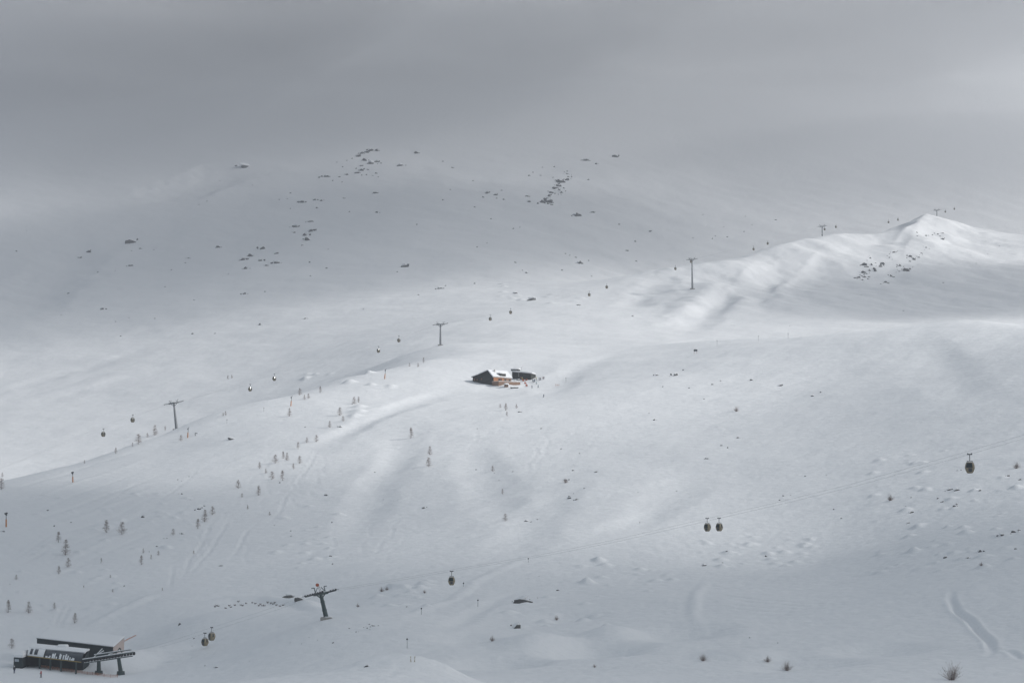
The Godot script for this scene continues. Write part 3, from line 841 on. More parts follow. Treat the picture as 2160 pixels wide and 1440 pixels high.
# ---------------------------------------------------------------- people: one smooth body from joints, as surface nets
func body_mesh(pose: int, jacket: Color, trousers: Color, hat: Color) -> ArrayMesh:
	var skin := Color(0.45, 0.28, 0.2)
	var glove := Color(0.03, 0.03, 0.035)
	var arm := 0.12 if pose == 0 else 0.34
	var step := 0.06 if pose == 0 else 0.2
	var bend := 0.0 if pose == 0 else 0.1
	var hip := 0.9 - bend
	# bone: from, to, radius at each end, colour
	var bones := [
		[Vector3(0, hip + 0.02, 0), Vector3(0, hip + 0.26, bend * 0.8), 0.155, 0.15, jacket],
		[Vector3(0, hip + 0.26, bend * 0.8), Vector3(0, hip + 0.48, bend * 1.8), 0.165, 0.14, jacket],
		[Vector3(-0.16, hip + 0.5, bend * 1.8), Vector3(0.16, hip + 0.5, bend * 1.8), 0.085, 0.085, jacket],
		[Vector3(0, hip + 0.52, bend * 1.9), Vector3(0, hip + 0.62, bend * 2.2), 0.065, 0.06, skin],
		[Vector3(0, hip + 0.7, bend * 2.4), Vector3(0, hip + 0.74, bend * 2.5 + 0.015), 0.1, 0.105, skin],
		[Vector3(0, hip + 0.73, bend * 2.4 - 0.01), Vector3(0, hip + 0.8, bend * 2.4 - 0.01), 0.118, 0.1, hat],
		[Vector3(0, hip + 0.7, bend * 2.5 + 0.1), Vector3(0, hip + 0.69, bend * 2.5 + 0.115), 0.022, 0.024, skin],
	]
	for side in [-1.0, 1.0]:
		var shoulder := Vector3(0.19 * side, hip + 0.49, bend * 1.8)
		var elbow := shoulder + Vector3(0.06 * side, -0.27, arm * 0.4)
		var wrist := elbow + Vector3(-0.01 * side, -0.2 + arm * 0.2, 0.1 + arm * 0.4)
		bones.append([shoulder, elbow, 0.07, 0.056, jacket])
		bones.append([elbow, wrist, 0.056, 0.044, jacket])
		bones.append([wrist, wrist + (wrist - elbow).normalized() * 0.12, 0.045, 0.036, glove])
		bones.append([wrist + (wrist - elbow).normalized() * 0.03, wrist + (wrist - elbow).normalized() * 0.08 + Vector3(-0.05 * side, 0.01, 0.0), 0.02, 0.017, glove])
		var h := Vector3(0.09 * side, hip, 0)
		var knee := Vector3(0.1 * side, 0.48, 0.5 * bend + step * side * 0.6 + bend)
		var ankle := Vector3(0.11 * side, 0.1, step * side - bend * 0.3)
		bones.append([h, knee, 0.105, 0.072, trousers])
		bones.append([knee, ankle, 0.072, 0.062, trousers])
		bones.append([ankle, ankle + Vector3(0.01 * side, -0.045, 0.16), 0.065, 0.05, glove])
	var cell := 0.035
	var lo := Vector3(-0.42, -0.03, -0.36)
	var nx := 24
	var ny := 56
	var nz := 26
	var field := PackedFloat32Array()
	field.resize(nx * ny * nz)
	for k in nz:
		for j in ny:
			for i in nx:
				var p := lo + Vector3(i, j, k) * cell
				var f := 1.0
				for b in bones:
					var ab: Vector3 = b[1] - b[0]
					var t := clampf((p - b[0]).dot(ab) / ab.length_squared(), 0.0, 1.0)
					var dd: float = (p - b[0] - ab * t).length() - lerpf(b[2], b[3], t)
					var hh := maxf(0.05 - absf(f - dd), 0.0) / 0.05
					f = minf(f, dd) - hh * hh * 0.0125
				field[(k * ny + j) * nx + i] = f
	var index := {}
	var vs: Array[Vector3] = []
	var cs: Array[Color] = []
	var st := [1, nx, nx * ny]
	for k in nz - 1:
		for j in ny - 1:
			for i in nx - 1:
				var at0 := (k * ny + j) * nx + i
				var sum := Vector3.ZERO
				var n := 0
				for e in 12:
					var axis := e / 4
					var q := e % 4
					var c := [0, 0, 0]
					c[(axis + 1) % 3] = q % 2
					c[(axis + 2) % 3] = q / 2
					var a: int = at0 + c[0] + c[1] * nx + c[2] * nx * ny
					var fa := field[a]
					var fb := field[a + st[axis]]
					if (fa < 0.0) != (fb < 0.0):
						var v := Vector3(c[0], c[1], c[2])
						v[axis] += fa / (fa - fb)
						sum += v
						n += 1
				if n:
					var p := lo + (Vector3(i, j, k) + sum / n) * cell
					index[at0] = vs.size()
					vs.append(p)
					var best := 9.0
					var col := jacket
					for b in bones:
						var ab: Vector3 = b[1] - b[0]
						var t := clampf((p - b[0]).dot(ab) / ab.length_squared(), 0.0, 1.0)
						var dd: float = (p - b[0] - ab * t).length() - lerpf(b[2], b[3], t)
						if dd < best:
							best = dd
							col = b[4]
					cs.append(col)
	var s := SurfaceTool.new()
	s.begin(Mesh.PRIMITIVE_TRIANGLES)
	for i in vs.size():
		s.set_color(cs[i])
		s.add_vertex(vs[i])
	for at0 in index:
		for axis in 3:
			var fa := field[at0]
			if at0 + st[axis] >= field.size():
				continue
			var fb := field[at0 + st[axis]]
			if (fa < 0.0) != (fb < 0.0):
				var u: int = st[(axis + 1) % 3]
				var v: int = st[(axis + 2) % 3]
				if index.has(at0 - u) and index.has(at0 - v) and index.has(at0 - u - v):
					var q := [index[at0], index[at0 - u], index[at0 - u - v], index[at0 - v]]
					if fa < 0.0:
						q.reverse()
					for n in [0, 1, 2, 0, 2, 3]:
						s.add_index(q[n])
	s.generate_normals()
	return s.commit()

func skier(n: int) -> Node3D:
	var jackets := [Color(0.35, 0.03, 0.03), Color(0.02, 0.05, 0.14), Color(0.03, 0.03, 0.035), Color(0.1, 0.22, 0.3), Color(0.45, 0.4, 0.1)]
	var trousers := [Color(0.03, 0.03, 0.035), Color(0.05, 0.05, 0.06), Color(0.03, 0.05, 0.12), Color(0.02, 0.02, 0.02), Color(0.05, 0.05, 0.06)]
	var o := Node3D.new()
	var m := MeshInstance3D.new()
	m.name = "body"
	m.mesh = body_mesh(n % 2, jackets[n], trousers[n], Color(0.05, 0.05, 0.06) if n % 2 else Color(0.6, 0.6, 0.6))
	m.material_override = mats.clothes
	o.add_child(m)
	if n % 2:
		for side in [-1.0, 1.0]:
			var s := shape()
			box(s, Vector3(0.11 * side, 0.01, 0.1), Vector3(0.09, 0.025, 1.65))
			part(s, "ski", mats.steel, o)
			s = shape()
			tube(s, Vector3(0.27 * side, 1.0, 0.3), Vector3(0.36 * side, 0.0, 0.1), 0.012, 0.009, 5)
			part(s, "ski_pole", mats.steel, o)
	return o

# ---------------------------------------------------------------- valley station
func valley_station() -> void:
	var foot := at(150, 1404, 490)
	foot.y = ground(foot.x, foot.z)
	var down := Vector3(0, -6, 0)
	var l := func(px: float, py: float, d: float) -> Vector3: return at(px, py, d) - foot
	# the long hall behind
	var hall := thing("lift_hall", "long dark lift hall with a thick flat snow roof behind the station platform", "building", foot)
	var fl: Vector3 = l.call(77, 1346.2, 503)
	var fr: Vector3 = l.call(237.5, 1364.8, 490)
	var br: Vector3 = l.call(260.5, 1344.5, 502)
	var bl: Vector3 = l.call(103, 1325.5, 516)
	var s := shape()
	var low := Vector3(0, -9.5, 0)
	quad(s, fl, fr, fr + low, fl + low)
	quad(s, br, bl, bl + low, br + low)
	quad(s, bl, fl, fl + low, bl + low)
	quad(s, fl, fr, br, bl)
	part(s, "wall", mats.dark_cladding, hall)
	s = shape()
	var ex := (fr - fl).normalized()
	loft(s, [fr + ex * 0.02, br + ex * 0.02, br + low, fr + low], [fr + ex * 0.14, br + ex * 0.14, br + low + ex * 0.14, fr + low + ex * 0.14])
	part(s, "end_wall", mats.pale_wood, hall, "end wall of pale pinkish boards")
	s = shape()
	var ez := (fl - bl).normalized()
	var up := Vector3(0, 0.12, 0)
	var eave := [fl - ex * 0.2 + ez * 0.15, fr + ex * 0.25 + ez * 0.15, br + ex * 0.25 - ez * 0.3, bl - ex * 0.2 - ez * 0.3]
	loft(s, eave.map(func(v): return v + Vector3(0, 0.01, 0)), eave.map(func(v): return v + up))
	part(s, "roof", mats.fascia, hall)
	s = shape()
	var c: Vector3 = (fl + fr + br + bl) * 0.25
	var r0 := eave.map(func(v): return v + up * 1.02)
	var r1 := eave.map(func(v): return v + Vector3(0, 0.26, 0))
	var r2 := eave.map(func(v): return v.lerp(c, 0.03) + Vector3(0, 0.36, 0))
	for k in 4:
		var q := (k + 1) % 4
		quad(s, r0[k], r1[k], r1[q], r0[q])
		quad(s, r1[k], r2[k], r2[q], r1[q])
	quad(s, r2[0], r2[1], r2[2], r2[3])
	part(s, "roof_snow", mats.snow, hall)
	# the platform building in front, under a curved roof
	var st := thing("gondola_station", "dark station building with curved glass roof half covered by snow", "building", foot)
	var on := func(u: float, v: float, off: float) -> Vector3:
		var e: Vector3 = l.call(lerpf(57.6, 170.4, u), lerpf(1383.4, 1396.4, u), lerpf(486, 478, u))
		var m: Vector3 = l.call(lerpf(61.5, 176, u), lerpf(1369.5, 1380, u), lerpf(488, 480, u))
		var r: Vector3 = l.call(lerpf(67, 187, u), lerpf(1359.5, 1371.5, u), lerpf(495, 487, u))
		var p := e.lerp(m * 2.0 - (e + r) * 0.5, v).lerp((m * 2.0 - (e + r) * 0.5).lerp(r, v), v)
		var n := Vector3(0.1, lerpf(0.35, 1.0, v), lerpf(0.9, 0.25, v)).normalized()
		return p + n * off
	var sheet := func(sh: SurfaceTool, u0: float, u1: float, v0: float, v1: float, thick: float, nu: int, nv: int) -> void:
		for i in nu:
			for j in nv:
				var ua := lerpf(u0, u1, float(i) / nu)
				var ub := lerpf(u0, u1, float(i + 1) / nu)
				var va := lerpf(v0, v1, float(j) / nv)
				var vb := lerpf(v0, v1, float(j + 1) / nv)
				quad(sh, on.call(ua, va, thick), on.call(ub, va, thick), on.call(ub, vb, thick), on.call(ua, vb, thick))
				if i == 0:
					quad(sh, on.call(ua, va, 0), on.call(ua, va, thick), on.call(ua, vb, thick), on.call(ua, vb, 0))
				if i == nu - 1:
					quad(sh, on.call(ub, va, 0), on.call(ub, va, thick), on.call(ub, vb, thick), on.call(ub, vb, 0))
			var uc := lerpf(u0, u1, float(i) / nu)
			var ud := lerpf(u0, u1, float(i + 1) / nu)
			quad(sh, on.call(uc, v0, 0), on.call(ud, v0, 0), on.call(ud, v0, thick), on.call(uc, v0, thick))
			quad(sh, on.call(uc, v1, 0), on.call(ud, v1, 0), on.call(ud, v1, thick), on.call(uc, v1, thick))
	s = shape()
	sheet.call(s, 0.0, 1.0, 0.0, 1.0, 0.06, 8, 8)
	var back := Vector3(0, -7, -1.5)
	quad(s, on.call(0, 1, 0), on.call(1, 1, 0), on.call(1, 1, 0) + back, on.call(0, 1, 0) + back)
	part(s, "roof_shell", mats.dark_cladding, st)
	s = shape()
	sheet.call(s, 0.31, 0.995, 0.03, 0.56, 0.1, 12, 6)
	var glazing := part(s, "roof_glazing", mats.glass_roof, st, "dark blue curved glazing")
	s = shape()
	for k in 13:
		var u := lerpf(0.31, 0.993, k / 12.0)
		for j in 6:
			tube(s, on.call(u, 0.03 + 0.53 * j / 6.0, 0.12), on.call(u, 0.03 + 0.53 * (j + 1) / 6.0, 0.12), 0.035, 0.035, 4)
	part(s, "glazing_bar", mats.steel, glazing)
	for w in [[0.03, 0.075], [0.11, 0.17]]:
		s = shape()
		sheet.call(s, w[0], w[1], 0.12, 0.5, 0.36, 2, 4)
		part(s, "window", mats.glass_roof, st)
	s = shape()
	sheet.call(s, -0.01, 0.29, 0.03, 0.6, 0.28, 6, 6)
	sheet.call(s, -0.01, 1.005, 0.57, 1.02, 0.42, 14, 5)
	pillow(s, on.call(0.55, 0.93, 0.55), Vector3(2.6, 0.9, 1.8))
	part(s, "roof_snow", mats.snow, st)
	rng.seed = 41
	for k in 20:
		s = shape()
		var u := lerpf(0.33, 0.86, k / 19.0) + rng.randf_range(-0.008, 0.008)
		var tall := rng.randf_range(0.08, 0.2) + (0.2 if k in [4, 5, 6, 9, 10, 12, 13, 15] else 0.0)
		if k in [8, 11]:
			continue
		sheet.call(s, u - rng.randf_range(0.008, 0.016), u + rng.randf_range(0.008, 0.018), 0.03, tall, 0.17, 1, 2)
		part(s, "snow_streak", mats.snow, st)
	s = shape()
	for k in 10:
		tube(s, on.call(k / 10.0, 0.0, 0.05), on.call((k + 1) / 10.0, 0.0, 0.05), 0.13, 0.13, 6)
	part(s, "eave_edge", mats.yellow, st, "yellowish eave edge")
	s = shape()
	var wl: Vector3 = l.call(60, 1384, 491)
	var wr: Vector3 = l.call(174, 1397, 484)
	loft(s, [wl, wr, wr + Vector3(0, 0, -0.3), wl + Vector3(0, 0, -0.3)], [wl + down, wr + down, wr + down + Vector3(0, 0, -0.3), wl + down + Vector3(0, 0, -0.3)])
	var el: Vector3 = on.call(0, 0, 0)
	quad(s, el, wl, wl + down, el + down)
	var er: Vector3 = on.call(1, 0, 0)
	var rr: Vector3 = on.call(1, 1, 0)
	tri(s, er, rr, wr)
	tri(s, rr, wr, wr + down)
	tri(s, rr, rr + down, wr + down)
	part(s, "wall", mats.dark_cladding, st)
	for k in [0.22, 0.42, 0.62, 0.9]:
		s = shape()
		var top: Vector3 = on.call(k, 0.06, -0.3)
		tube(s, top, top + Vector3(0, -5, 0), 0.22, 0.22, 8)
		part(s, "pillar", mats.green_steel, st)
	# machinery of the line on two legs
	var mc := thing("rope_machinery", "snow-dusted green steel machinery on two legs beside the station", "machinery", foot)
	for q in [[207.6, 1390, 207.6, 1413, 480], [249, 1385, 254, 1414, 477]]:
		s = shape()
		var a: Vector3 = l.call(q[0], q[1], q[4])
		var b: Vector3 = l.call(q[2], q[3] + 4, q[4])
		tube(s, a, b, 0.42, 0.55, 10)
		tube(s, b + Vector3(0, 0.3, 0), b + Vector3(0, -0.6, 0), 0.95, 1.05, 12)
		part(s, "leg", mats.green_steel, mc)
	var g0: Vector3 = l.call(184, 1390.5, 480)
	var g1: Vector3 = l.call(272, 1377, 476)
	var along := (g1 - g0).normalized()
	var deep := along.cross(Vector3.UP).normalized()
	var turn := Basis(along, deep.cross(along), deep)
	for k in 2:
		s = shape()
		var off: Vector3 = deep * (2.6 if k else -2.6)
		box(s, (g0 + g1) * 0.5 + off, Vector3((g1 - g0).length(), 0.26, 0.3), turn)
		box(s, (g0 + g1) * 0.5 + off + Vector3(0, -0.85, 0), Vector3((g1 - g0).length() * 0.9, 0.2, 0.3), turn)
		box(s, (g0 + g1) * 0.5 + off + along * 1.2 + Vector3(0, 0.75, 0), Vector3((g1 - g0).length() * 0.62, 0.18, 0.3), turn)
		part(s, "girder", mats.green_steel, mc)
		s = shape()
		box(s, (g0 + g1) * 0.5 + off + Vector3(0, 0.24, 0), Vector3((g1 - g0).length() * 0.96, 0.22, 0.36), turn)
		part(s, "snow_strip", mats.snow, mc)
		s = shape()
		box(s, (g0 + g1) * 0.5 + off + along * 1.2 + Vector3(0, 0.93, 0), Vector3((g1 - g0).length() * 0.6, 0.18, 0.34), turn)
		part(s, "snow_strip", mats.snow, mc)
		s = shape()
		box(s, (g0 + g1) * 0.5 + off + Vector3(0, -0.66, 0.02), Vector3((g1 - g0).length() * 0.86, 0.18, 0.34), turn)
		part(s, "snow_strip", mats.snow, mc)
		for j in 14:
			s = shape()
			var w: Vector3 = g0.lerp(g1, (j + 0.5) / 14.0) + off * 1.12 + Vector3(0, -0.35, 0)
			tube(s, w - deep * 0.14, w + deep * 0.14, 0.33, 0.33, 10)
			part(s, "sheave", mats.rubber, mc)
	s = shape()
	for j in 6:
		var w: Vector3 = g0.lerp(g1, (j + 0.3) / 5.6)
		tube(s, w - deep * 2.8, w + deep * 2.8, 0.16, 0.16, 6)
	for q in [[196, 1388, 215, 1369], [203, 1382, 218, 1373], [240, 1383, 252, 1366], [252, 1366, 258, 1379], [228, 1381, 252, 1372], [215, 1369, 222, 1384]]:
		tube(s, l.call(q[0], q[1], 480), l.call(q[2], q[3], 480), 0.14, 0.14, 6)
	part(s, "braces", mats.green_steel, mc)
	s = shape()
	for q in [[196, 1387, 215, 1367.6], [203, 1381, 218, 1371.8], [228, 1380, 252, 1370.8]]:
		tube(s, l.call(q[0], q[1], 479.8), l.call(q[2], q[3], 479.8), 0.13, 0.13, 6)
	part(s, "snow_on_braces", mats.snow, mc)
	# kiosk at the left end
	var ki := thing("ticket_kiosk", "small dark kiosk with pale window and snow roof left of the station", "kiosk", foot)
	s = shape()
	var k0: Vector3 = l.call(28, 1385.5, 484)
	var k1: Vector3 = l.call(46, 1386.5, 483)
	var k2: Vector3 = l.call(61, 1381, 491)
	var k3: Vector3 = l.call(45, 1380, 492)
	loft(s, [k0, k1, k2, k3], [k0 + down, k1 + down, k2 + down, k3 + down])
	part(s, "wall", mats.dark_cladding, ki)
	s = shape()
	quad(s, l.call(30, 1389.5, 483.6), l.call(38.8, 1390, 483.2), l.call(38.8, 1395.4, 483.2), l.call(30, 1395, 483.6))
	part(s, "window", mats.pale_pane, ki)
	s = shape()
	var top3: Array = [k0, k1, k2, k3]
	var mid: Vector3 = (k0 + k1 + k2 + k3) * 0.25
	var a0: Array = top3.map(func(v): return mid + (v - mid) * 1.18 + Vector3(0, 0.02, 0))
	var a1: Array = top3.map(func(v): return mid + (v - mid) * 1.2 + Vector3(0, 0.6, 0))
	var a2: Array = top3.map(func(v): return mid + (v - mid) * 0.72 + Vector3(0, 1.35, -0.3))
	for k in 4:
		var q := (k + 1) % 4
		quad(s, a0[k], a1[k], a1[q], a0[q])
		quad(s, a1[k], a2[k], a2[q], a1[q])
	quad(s, a2[0], a2[1], a2[2], a2[3])
	quad(s, a0[0], a0[1], a0[2], a0[3])
	part(s, "roof_snow", mats.snow, ki)
	# fences of orange net
	fence("net_fence", "orange net fence with posts in front of the valley station", [[86, 1408], [110, 1411.5], [140, 1415.5], [172, 1420], [205, 1424.5], [247, 1428.5]], 16)
	fence("net_fence", "short orange net fence running uphill behind the lift hall", [[262, 1353], [272, 1347.5], [286, 1341]], 7, 0.5)

func fence(called: String, label: String, line: Array, posts: int, tall := 1.0) -> void:
	var p: Array[Vector3] = []
	for q in line:
		p.append(hit(q[0], q[1], 420.0))
	var o := thing(called, label, "fence", p[0], 0.0, "orange net fences")
	var cuts: Array[Vector3] = []
	for k in posts:
		var t := float(k) / (posts - 1) * (p.size() - 1)
		var i := mini(int(t), p.size() - 2)
		var v := p[i].lerp(p[i + 1], t - i)
		cuts.append(Vector3(v.x, ground(v.x, v.z), v.z))
	for k in posts:
		var s := shape()
		tube(s, cuts[k] - p[0] + Vector3(0, -0.2, 0), cuts[k] - p[0] + Vector3(0, 0.8 * tall, 0), 0.035, 0.035, 5)
		part(s, "post", mats.orange_dark, o)
	var s := shape()
	for k in posts - 1:
		for j in 5:
			var y := (0.1 + 0.14 * j) * tall
			tube(s, cuts[k] - p[0] + Vector3(0, y, 0), cuts[k + 1] - p[0] + Vector3(0, y, 0), 0.018, 0.018, 3)
		for j in 9:
			var b := cuts[k].lerp(cuts[k + 1], (j + 0.5) / 9.0) - p[0]
			tube(s, b + Vector3(0, 0.05, 0), b + Vector3(0, 0.68 * tall, 0), 0.016, 0.016, 3)
	part(s, "net", mats.orange_net, o)

# ---------------------------------------------------------------- mountain hut
func mountain_hut() -> void:
	var foot := hit(1048, 811, 900.0)
	var d0 := -foot.z
	var l := func(px: float, py: float, dz: float) -> Vector3: return at(px, py, d0 - dz) - foot
	var hut := thing("mountain_hut", "dark timber hut with steep snow roof and orange side wall on the hill", "building", foot)
	var low := Vector3(0, -3.0, 0)
	var el: Vector3 = l.call(997, 795.5, -6)
	var kink: Vector3 = l.call(1011, 790.4, -4)
	var apex: Vector3 = l.call(1030, 781.8, -1.5)
	var er: Vector3 = l.call(1041, 795.5, 4.0)
	var side: Vector3 = l.call(1078.5, 793.8, -7) - er
	side.y = 0
	var bl: Vector3 = l.call(997, 806.5, -6)
	var br: Vector3 = l.call(1041, 805, 4.0)
	var s := shape()
	var front := [bl + low, el, kink, apex, er, br + low]
	for k in range(1, 5):
		tri(s, front[0], front[k], front[k + 1])
	var rear := front.map(func(v): return v + side)
	for k in range(1, 5):
		tri(s, rear[0], rear[k], rear[k + 1])
	quad(s, front[0], front[1], rear[1], rear[0])
	part(s, "gable_wall", mats.old_timber, hut)
	s = shape()
	var out := side.cross(Vector3.UP).normalized()
	if out.z < 0.0:
		out = -out
	var deal := func(sh: SurfaceTool, t0: float, t1: float, off: float) -> void:
		var a: Vector3 = er + side * t0
		var b: Vector3 = er + side * t1
		loft(sh, [a, b, b + out * off, a + out * off], [a + low * 1.6, b + low * 1.6, b + low * 1.6 + out * off, a + low * 1.6 + out * off])
	deal.call(s, 0.0, 0.56, 0.06)
	part(s, "side_wall", mats.orange_wood, hut, "orange-brown boarded side wall")
	s = shape()
	deal.call(s, 0.56, 1.0, 0.05)
	part(s, "side_wall", mats.grey_wood, hut, "weathered brown side wall")
	for t in [0.31, 0.41, 0.66, 0.9]:
		s = shape()
		var wc: Vector3 = er + side * t + Vector3(0, -1.15, 0) + out * 0.08
		var wb := Basis(side.normalized(), Vector3.UP, out)
		box(s, wc, Vector3(1.15, 1.2, 0.1), wb)
		var win := part(s, "window", mats.window_dark, hut)
		s = shape()
		for e in [[0, 0.64, 1.4, 0.1], [0, -0.64, 1.4, 0.1], [-0.64, 0, 0.1, 1.3], [0.64, 0, 0.1, 1.3], [0, 0, 0.07, 1.2]]:
			box(s, wc + wb * Vector3(e[0], e[1], 0.06), Vector3(e[2], e[3], 0.1), wb)
		part(s, "frame", mats.grey_wood, win)
	for t in [[1003.5, 800.5, -4.9], [1018, 799.5, -3.1], [1025, 796.5, -2.2]]:
		s = shape()
		var wc: Vector3 = l.call(t[0], t[1], t[2] + 0.2)
		box(s, wc, Vector3(1.0, 1.2, 0.12), Basis(Vector3.UP, -0.45))
		var win := part(s, "window", mats.window_dark, hut)
		for q in [-0.7, 0.7]:
			s = shape()
			box(s, wc + Vector3(q, 0, 0.05), Vector3(0.35, 1.2, 0.1), Basis(Vector3.UP, -0.45))
			part(s, "shutter", mats.orange_wood, win)
	# roof boards and the snow on them
	var over: Vector3 = -side.normalized() * 0.7
	var slab := func(sh: SurfaceTool, a: Vector3, b: Vector3, t: float, lift: float, lap: float) -> void:
		var run := (b - a).normalized()
		var nrm := run.cross(side.normalized())
		if nrm.y < 0.0:
			nrm = -nrm
		var p := [a - run * lap, b + run * lap]
		var q := [p[0] + over + nrm * lift, p[1] + over + nrm * lift, p[1] + side - over + nrm * lift, p[0] + side - over + nrm * lift]
		loft(sh, q, q.map(func(v): return v + nrm * t))
	s = shape()
	slab.call(s, el, kink, 0.18, 0.02, 0.5)
	slab.call(s, kink, apex, 0.18, 0.06, 0.1)
	slab.call(s, er, apex, 0.18, 0.02, 0.12)
	part(s, "roof", mats.roof_board, hut)
	s = shape()
	slab.call(s, el, kink, 0.45, 0.21, 0.3)
	slab.call(s, kink, apex, 0.5, 0.25, 0.2)
	slab.call(s, er, apex, 0.55, 0.21, 0.1)
	part(s, "roof_snow", mats.snow, hut)
	s = shape()
	var dm: Vector3 = er.lerp(apex, 0.3) + side * 0.5
	var db := Basis(side.normalized(), Vector3.UP, out)
	box(s, dm + out * 0.5 + Vector3(0, 0.55, 0), Vector3(4.6, 1.3, 2.6), db)
	var dormer := part(s, "dormer", mats.old_timber, hut)
	s = shape()
	pillow(s, dm + out * 0.45 + Vector3(0, 1.55, 0), Vector3(5.4, 0.7, 3.4), db)
	part(s, "dormer_snow", mats.snow, dormer)
	s = shape()
	box(s, er.lerp(apex, 0.65) + side * 0.25 + Vector3(0, 1.2, 0), Vector3(0.8, 2.2, 0.8), db)
	part(s, "chimney", mats.plaster, hut)
	# second house behind
	var ann := thing("timber_annex", "low dark timber house with flat snow roof behind the hut terrace", "building", foot)
	var a0: Vector3 = l.call(1080, 784.5, -18)
	var a1: Vector3 = l.call(1120, 788.3, -12)
	var dirw := (a1 - a0)
	dirw.y = 0
	var ob := dirw.cross(Vector3.UP).normalized()
	if ob.z < 0.0:
		ob = -ob
	var bw := Basis(dirw.normalized(), Vector3.UP, ob)
	s = shape()
	loft(s, [a0, a1, a1 - ob * 6.0, a0 - ob * 6.0], [a0 + Vector3(0, -4, 0), a1 + Vector3(0, -4, 0), a1 - ob * 6.0 + Vector3(0, -4, 0), a0 - ob * 6.0 + Vector3(0, -4, 0)])
	part(s, "wall", mats.old_timber, ann)
	s = shape()
	var ac := (a0 + a1) * 0.5 - ob * 2.8
	var tilt := Basis(Vector3.BACK, atan2(a1.y - a0.y, dirw.length())) * bw
	pillow(s, ac + Vector3(0, 0.45, 0), Vector3(dirw.length() + 1.0, 0.85, 7.2), tilt)
	part(s, "roof_snow", mats.snow, ann)
	s = shape()
	box(s, l.call(1087.5, 780.6, -21), Vector3(4.6, 0.8, 3.0), bw)
	var up2 := part(s, "clerestory", mats.old_timber, ann)
	s = shape()
	pillow(s, l.call(1088, 778.4, -21.3), Vector3(5.6, 0.6, 4.0), bw)
	part(s, "clerestory_snow", mats.snow, up2)
	for t in [0.1, 0.2, 0.45, 0.55, 0.75]:
		s = shape()
		box(s, a0.lerp(a1, t) + Vector3(0, -1.3, 0) + ob * 0.05, Vector3(0.75, 0.9, 0.12), bw)
		part(s, "window", mats.window_dark, ann)
	s = shape()
	box(s, a0.lerp(a1, 0.36) + Vector3(0, -1.2, 0) + ob * 0.1, Vector3(0.22, 2.4, 0.2), bw)
	part(s, "post", mats.plaster, ann, "pale vertical post")
	s = shape()
	var an: Vector3 = l.call(1100, 782, -20)
	tube(s, an, an + Vector3(0.15, 2.4, 0), 0.05, 0.04, 5)
	tube(s, an + Vector3(0.1, 1.3, 0), an + Vector3(0.75, 2.9, 0), 0.04, 0.03, 5)
	part(s, "antenna", mats.steel, ann)
	# terrace
	var te := thing("hut_terrace", "wooden sun terrace with boarded parapet in front of the hut", "terrace", foot)
	var t0: Vector3 = l.call(1038, 804.3, 5.0)
	var t1: Vector3 = l.call(1051.5, 810, 10.5)
	var t2: Vector3 = l.call(1097.5, 805.6, 4.0)
	var t3: Vector3 = l.call(1090, 800, -9)
	t1.y = t2.y
	t0.y = t2.y + 0.1
	t3.y = t2.y
	s = shape()
	var fdrop := Vector3(0, -1.0, 0)
	loft(s, [t0 + fdrop, t1 + fdrop, t2 + fdrop, t3 + fdrop], [t0 + fdrop * 3.6, t1 + fdrop * 3.6, t2 + fdrop * 3.6, t3 + fdrop * 3.6])
	part(s, "deck", mats.grey_wood, te)
	for e in [[t0, t1, "parapet"], [t1, t2, "parapet"]]:
		var run: Vector3 = e[1] - e[0]
		var face := run.cross(Vector3.UP).normalized() * 0.12
		s = shape()
		loft(s, [e[0], e[1], e[1] + face, e[0] + face], [e[0] + fdrop * 1.5, e[1] + fdrop * 1.5, e[1] + fdrop * 1.5 + face, e[0] + fdrop * 1.5 + face])
		var pp := part(s, e[2], mats.grey_wood, te)
		s = shape()
		pillow(s, (e[0] + e[1]) * 0.5 + Vector3(0, 0.1, 0), Vector3(run.length(), 0.22, 0.45), Basis(run.normalized(), Vector3.UP, run.normalized().cross(Vector3.UP)))
		part(s, "snow_cover", mats.snow, pp)
	var floor_y := t2.y - 1.0
	for k in 3:
		var g: Vector3 = foot + t1.lerp(t2, [0.25, 0.5, 0.8][k]) + Vector3(0, -1.0, -2.6)
		var tb := thing("terrace_table", ["wooden table at the left end of the hut terrace", "wooden table in the middle of the hut terrace", "wooden table at the right end of the hut terrace"][k], "table", g, 0.1, "tables on the hut terrace")
		s = shape()
		box(s, Vector3(0, 0.76, 0), Vector3(2.0, 0.07, 0.8))
		part(s, "tabletop", mats.grey_wood, tb)
		for q in [-0.8, 0.8]:
			s = shape()
			box(s, Vector3(q, 0.37, 0), Vector3(0.09, 0.73, 0.6))
			part(s, "leg", mats.grey_wood, tb)
	for k in 2:
		var g: Vector3 = foot + t1.lerp(t2, [0.72, 0.93][k]) + Vector3(0, -1.0, -3.4)
		var pa := thing("parasol", ["closed pale parasol on the hut terrace", "open dark parasol with snow on top by the terrace end"][k], "parasol", g, 0.0, "parasols on the hut terrace")
		s = shape()
		tube(s, Vector3.ZERO, Vector3(0, 2.9, 0), 0.05, 0.05, 6)
		part(s, "pole", mats.steel, pa)
		s = shape()
		if k == 0:
			tube(s, Vector3(0, 1.1, 0), Vector3(0, 2.9, 0), 0.28, 0.06, 8)
			part(s, "canopy", mats.plaster, pa)
		else:
			tube(s, Vector3(0, 2.3, 0), Vector3(0, 2.9, 0), 1.7, 0.1, 8)
			part(s, "canopy", mats.old_timber, pa)
			s = shape()
			tube(s, Vector3(0, 2.62, 0), Vector3(0, 3.05, 0), 1.0, 0.2, 8)
			part(s, "snow_cap", mats.snow, pa)
	# small things in front of the hut
	var p := hit(1068, 816, 900.0)
	var sh := thing("snowy_hutch", "small white snow-topped hutch below the terrace parapet", "hutch", p, 0.3)
	s = shape()
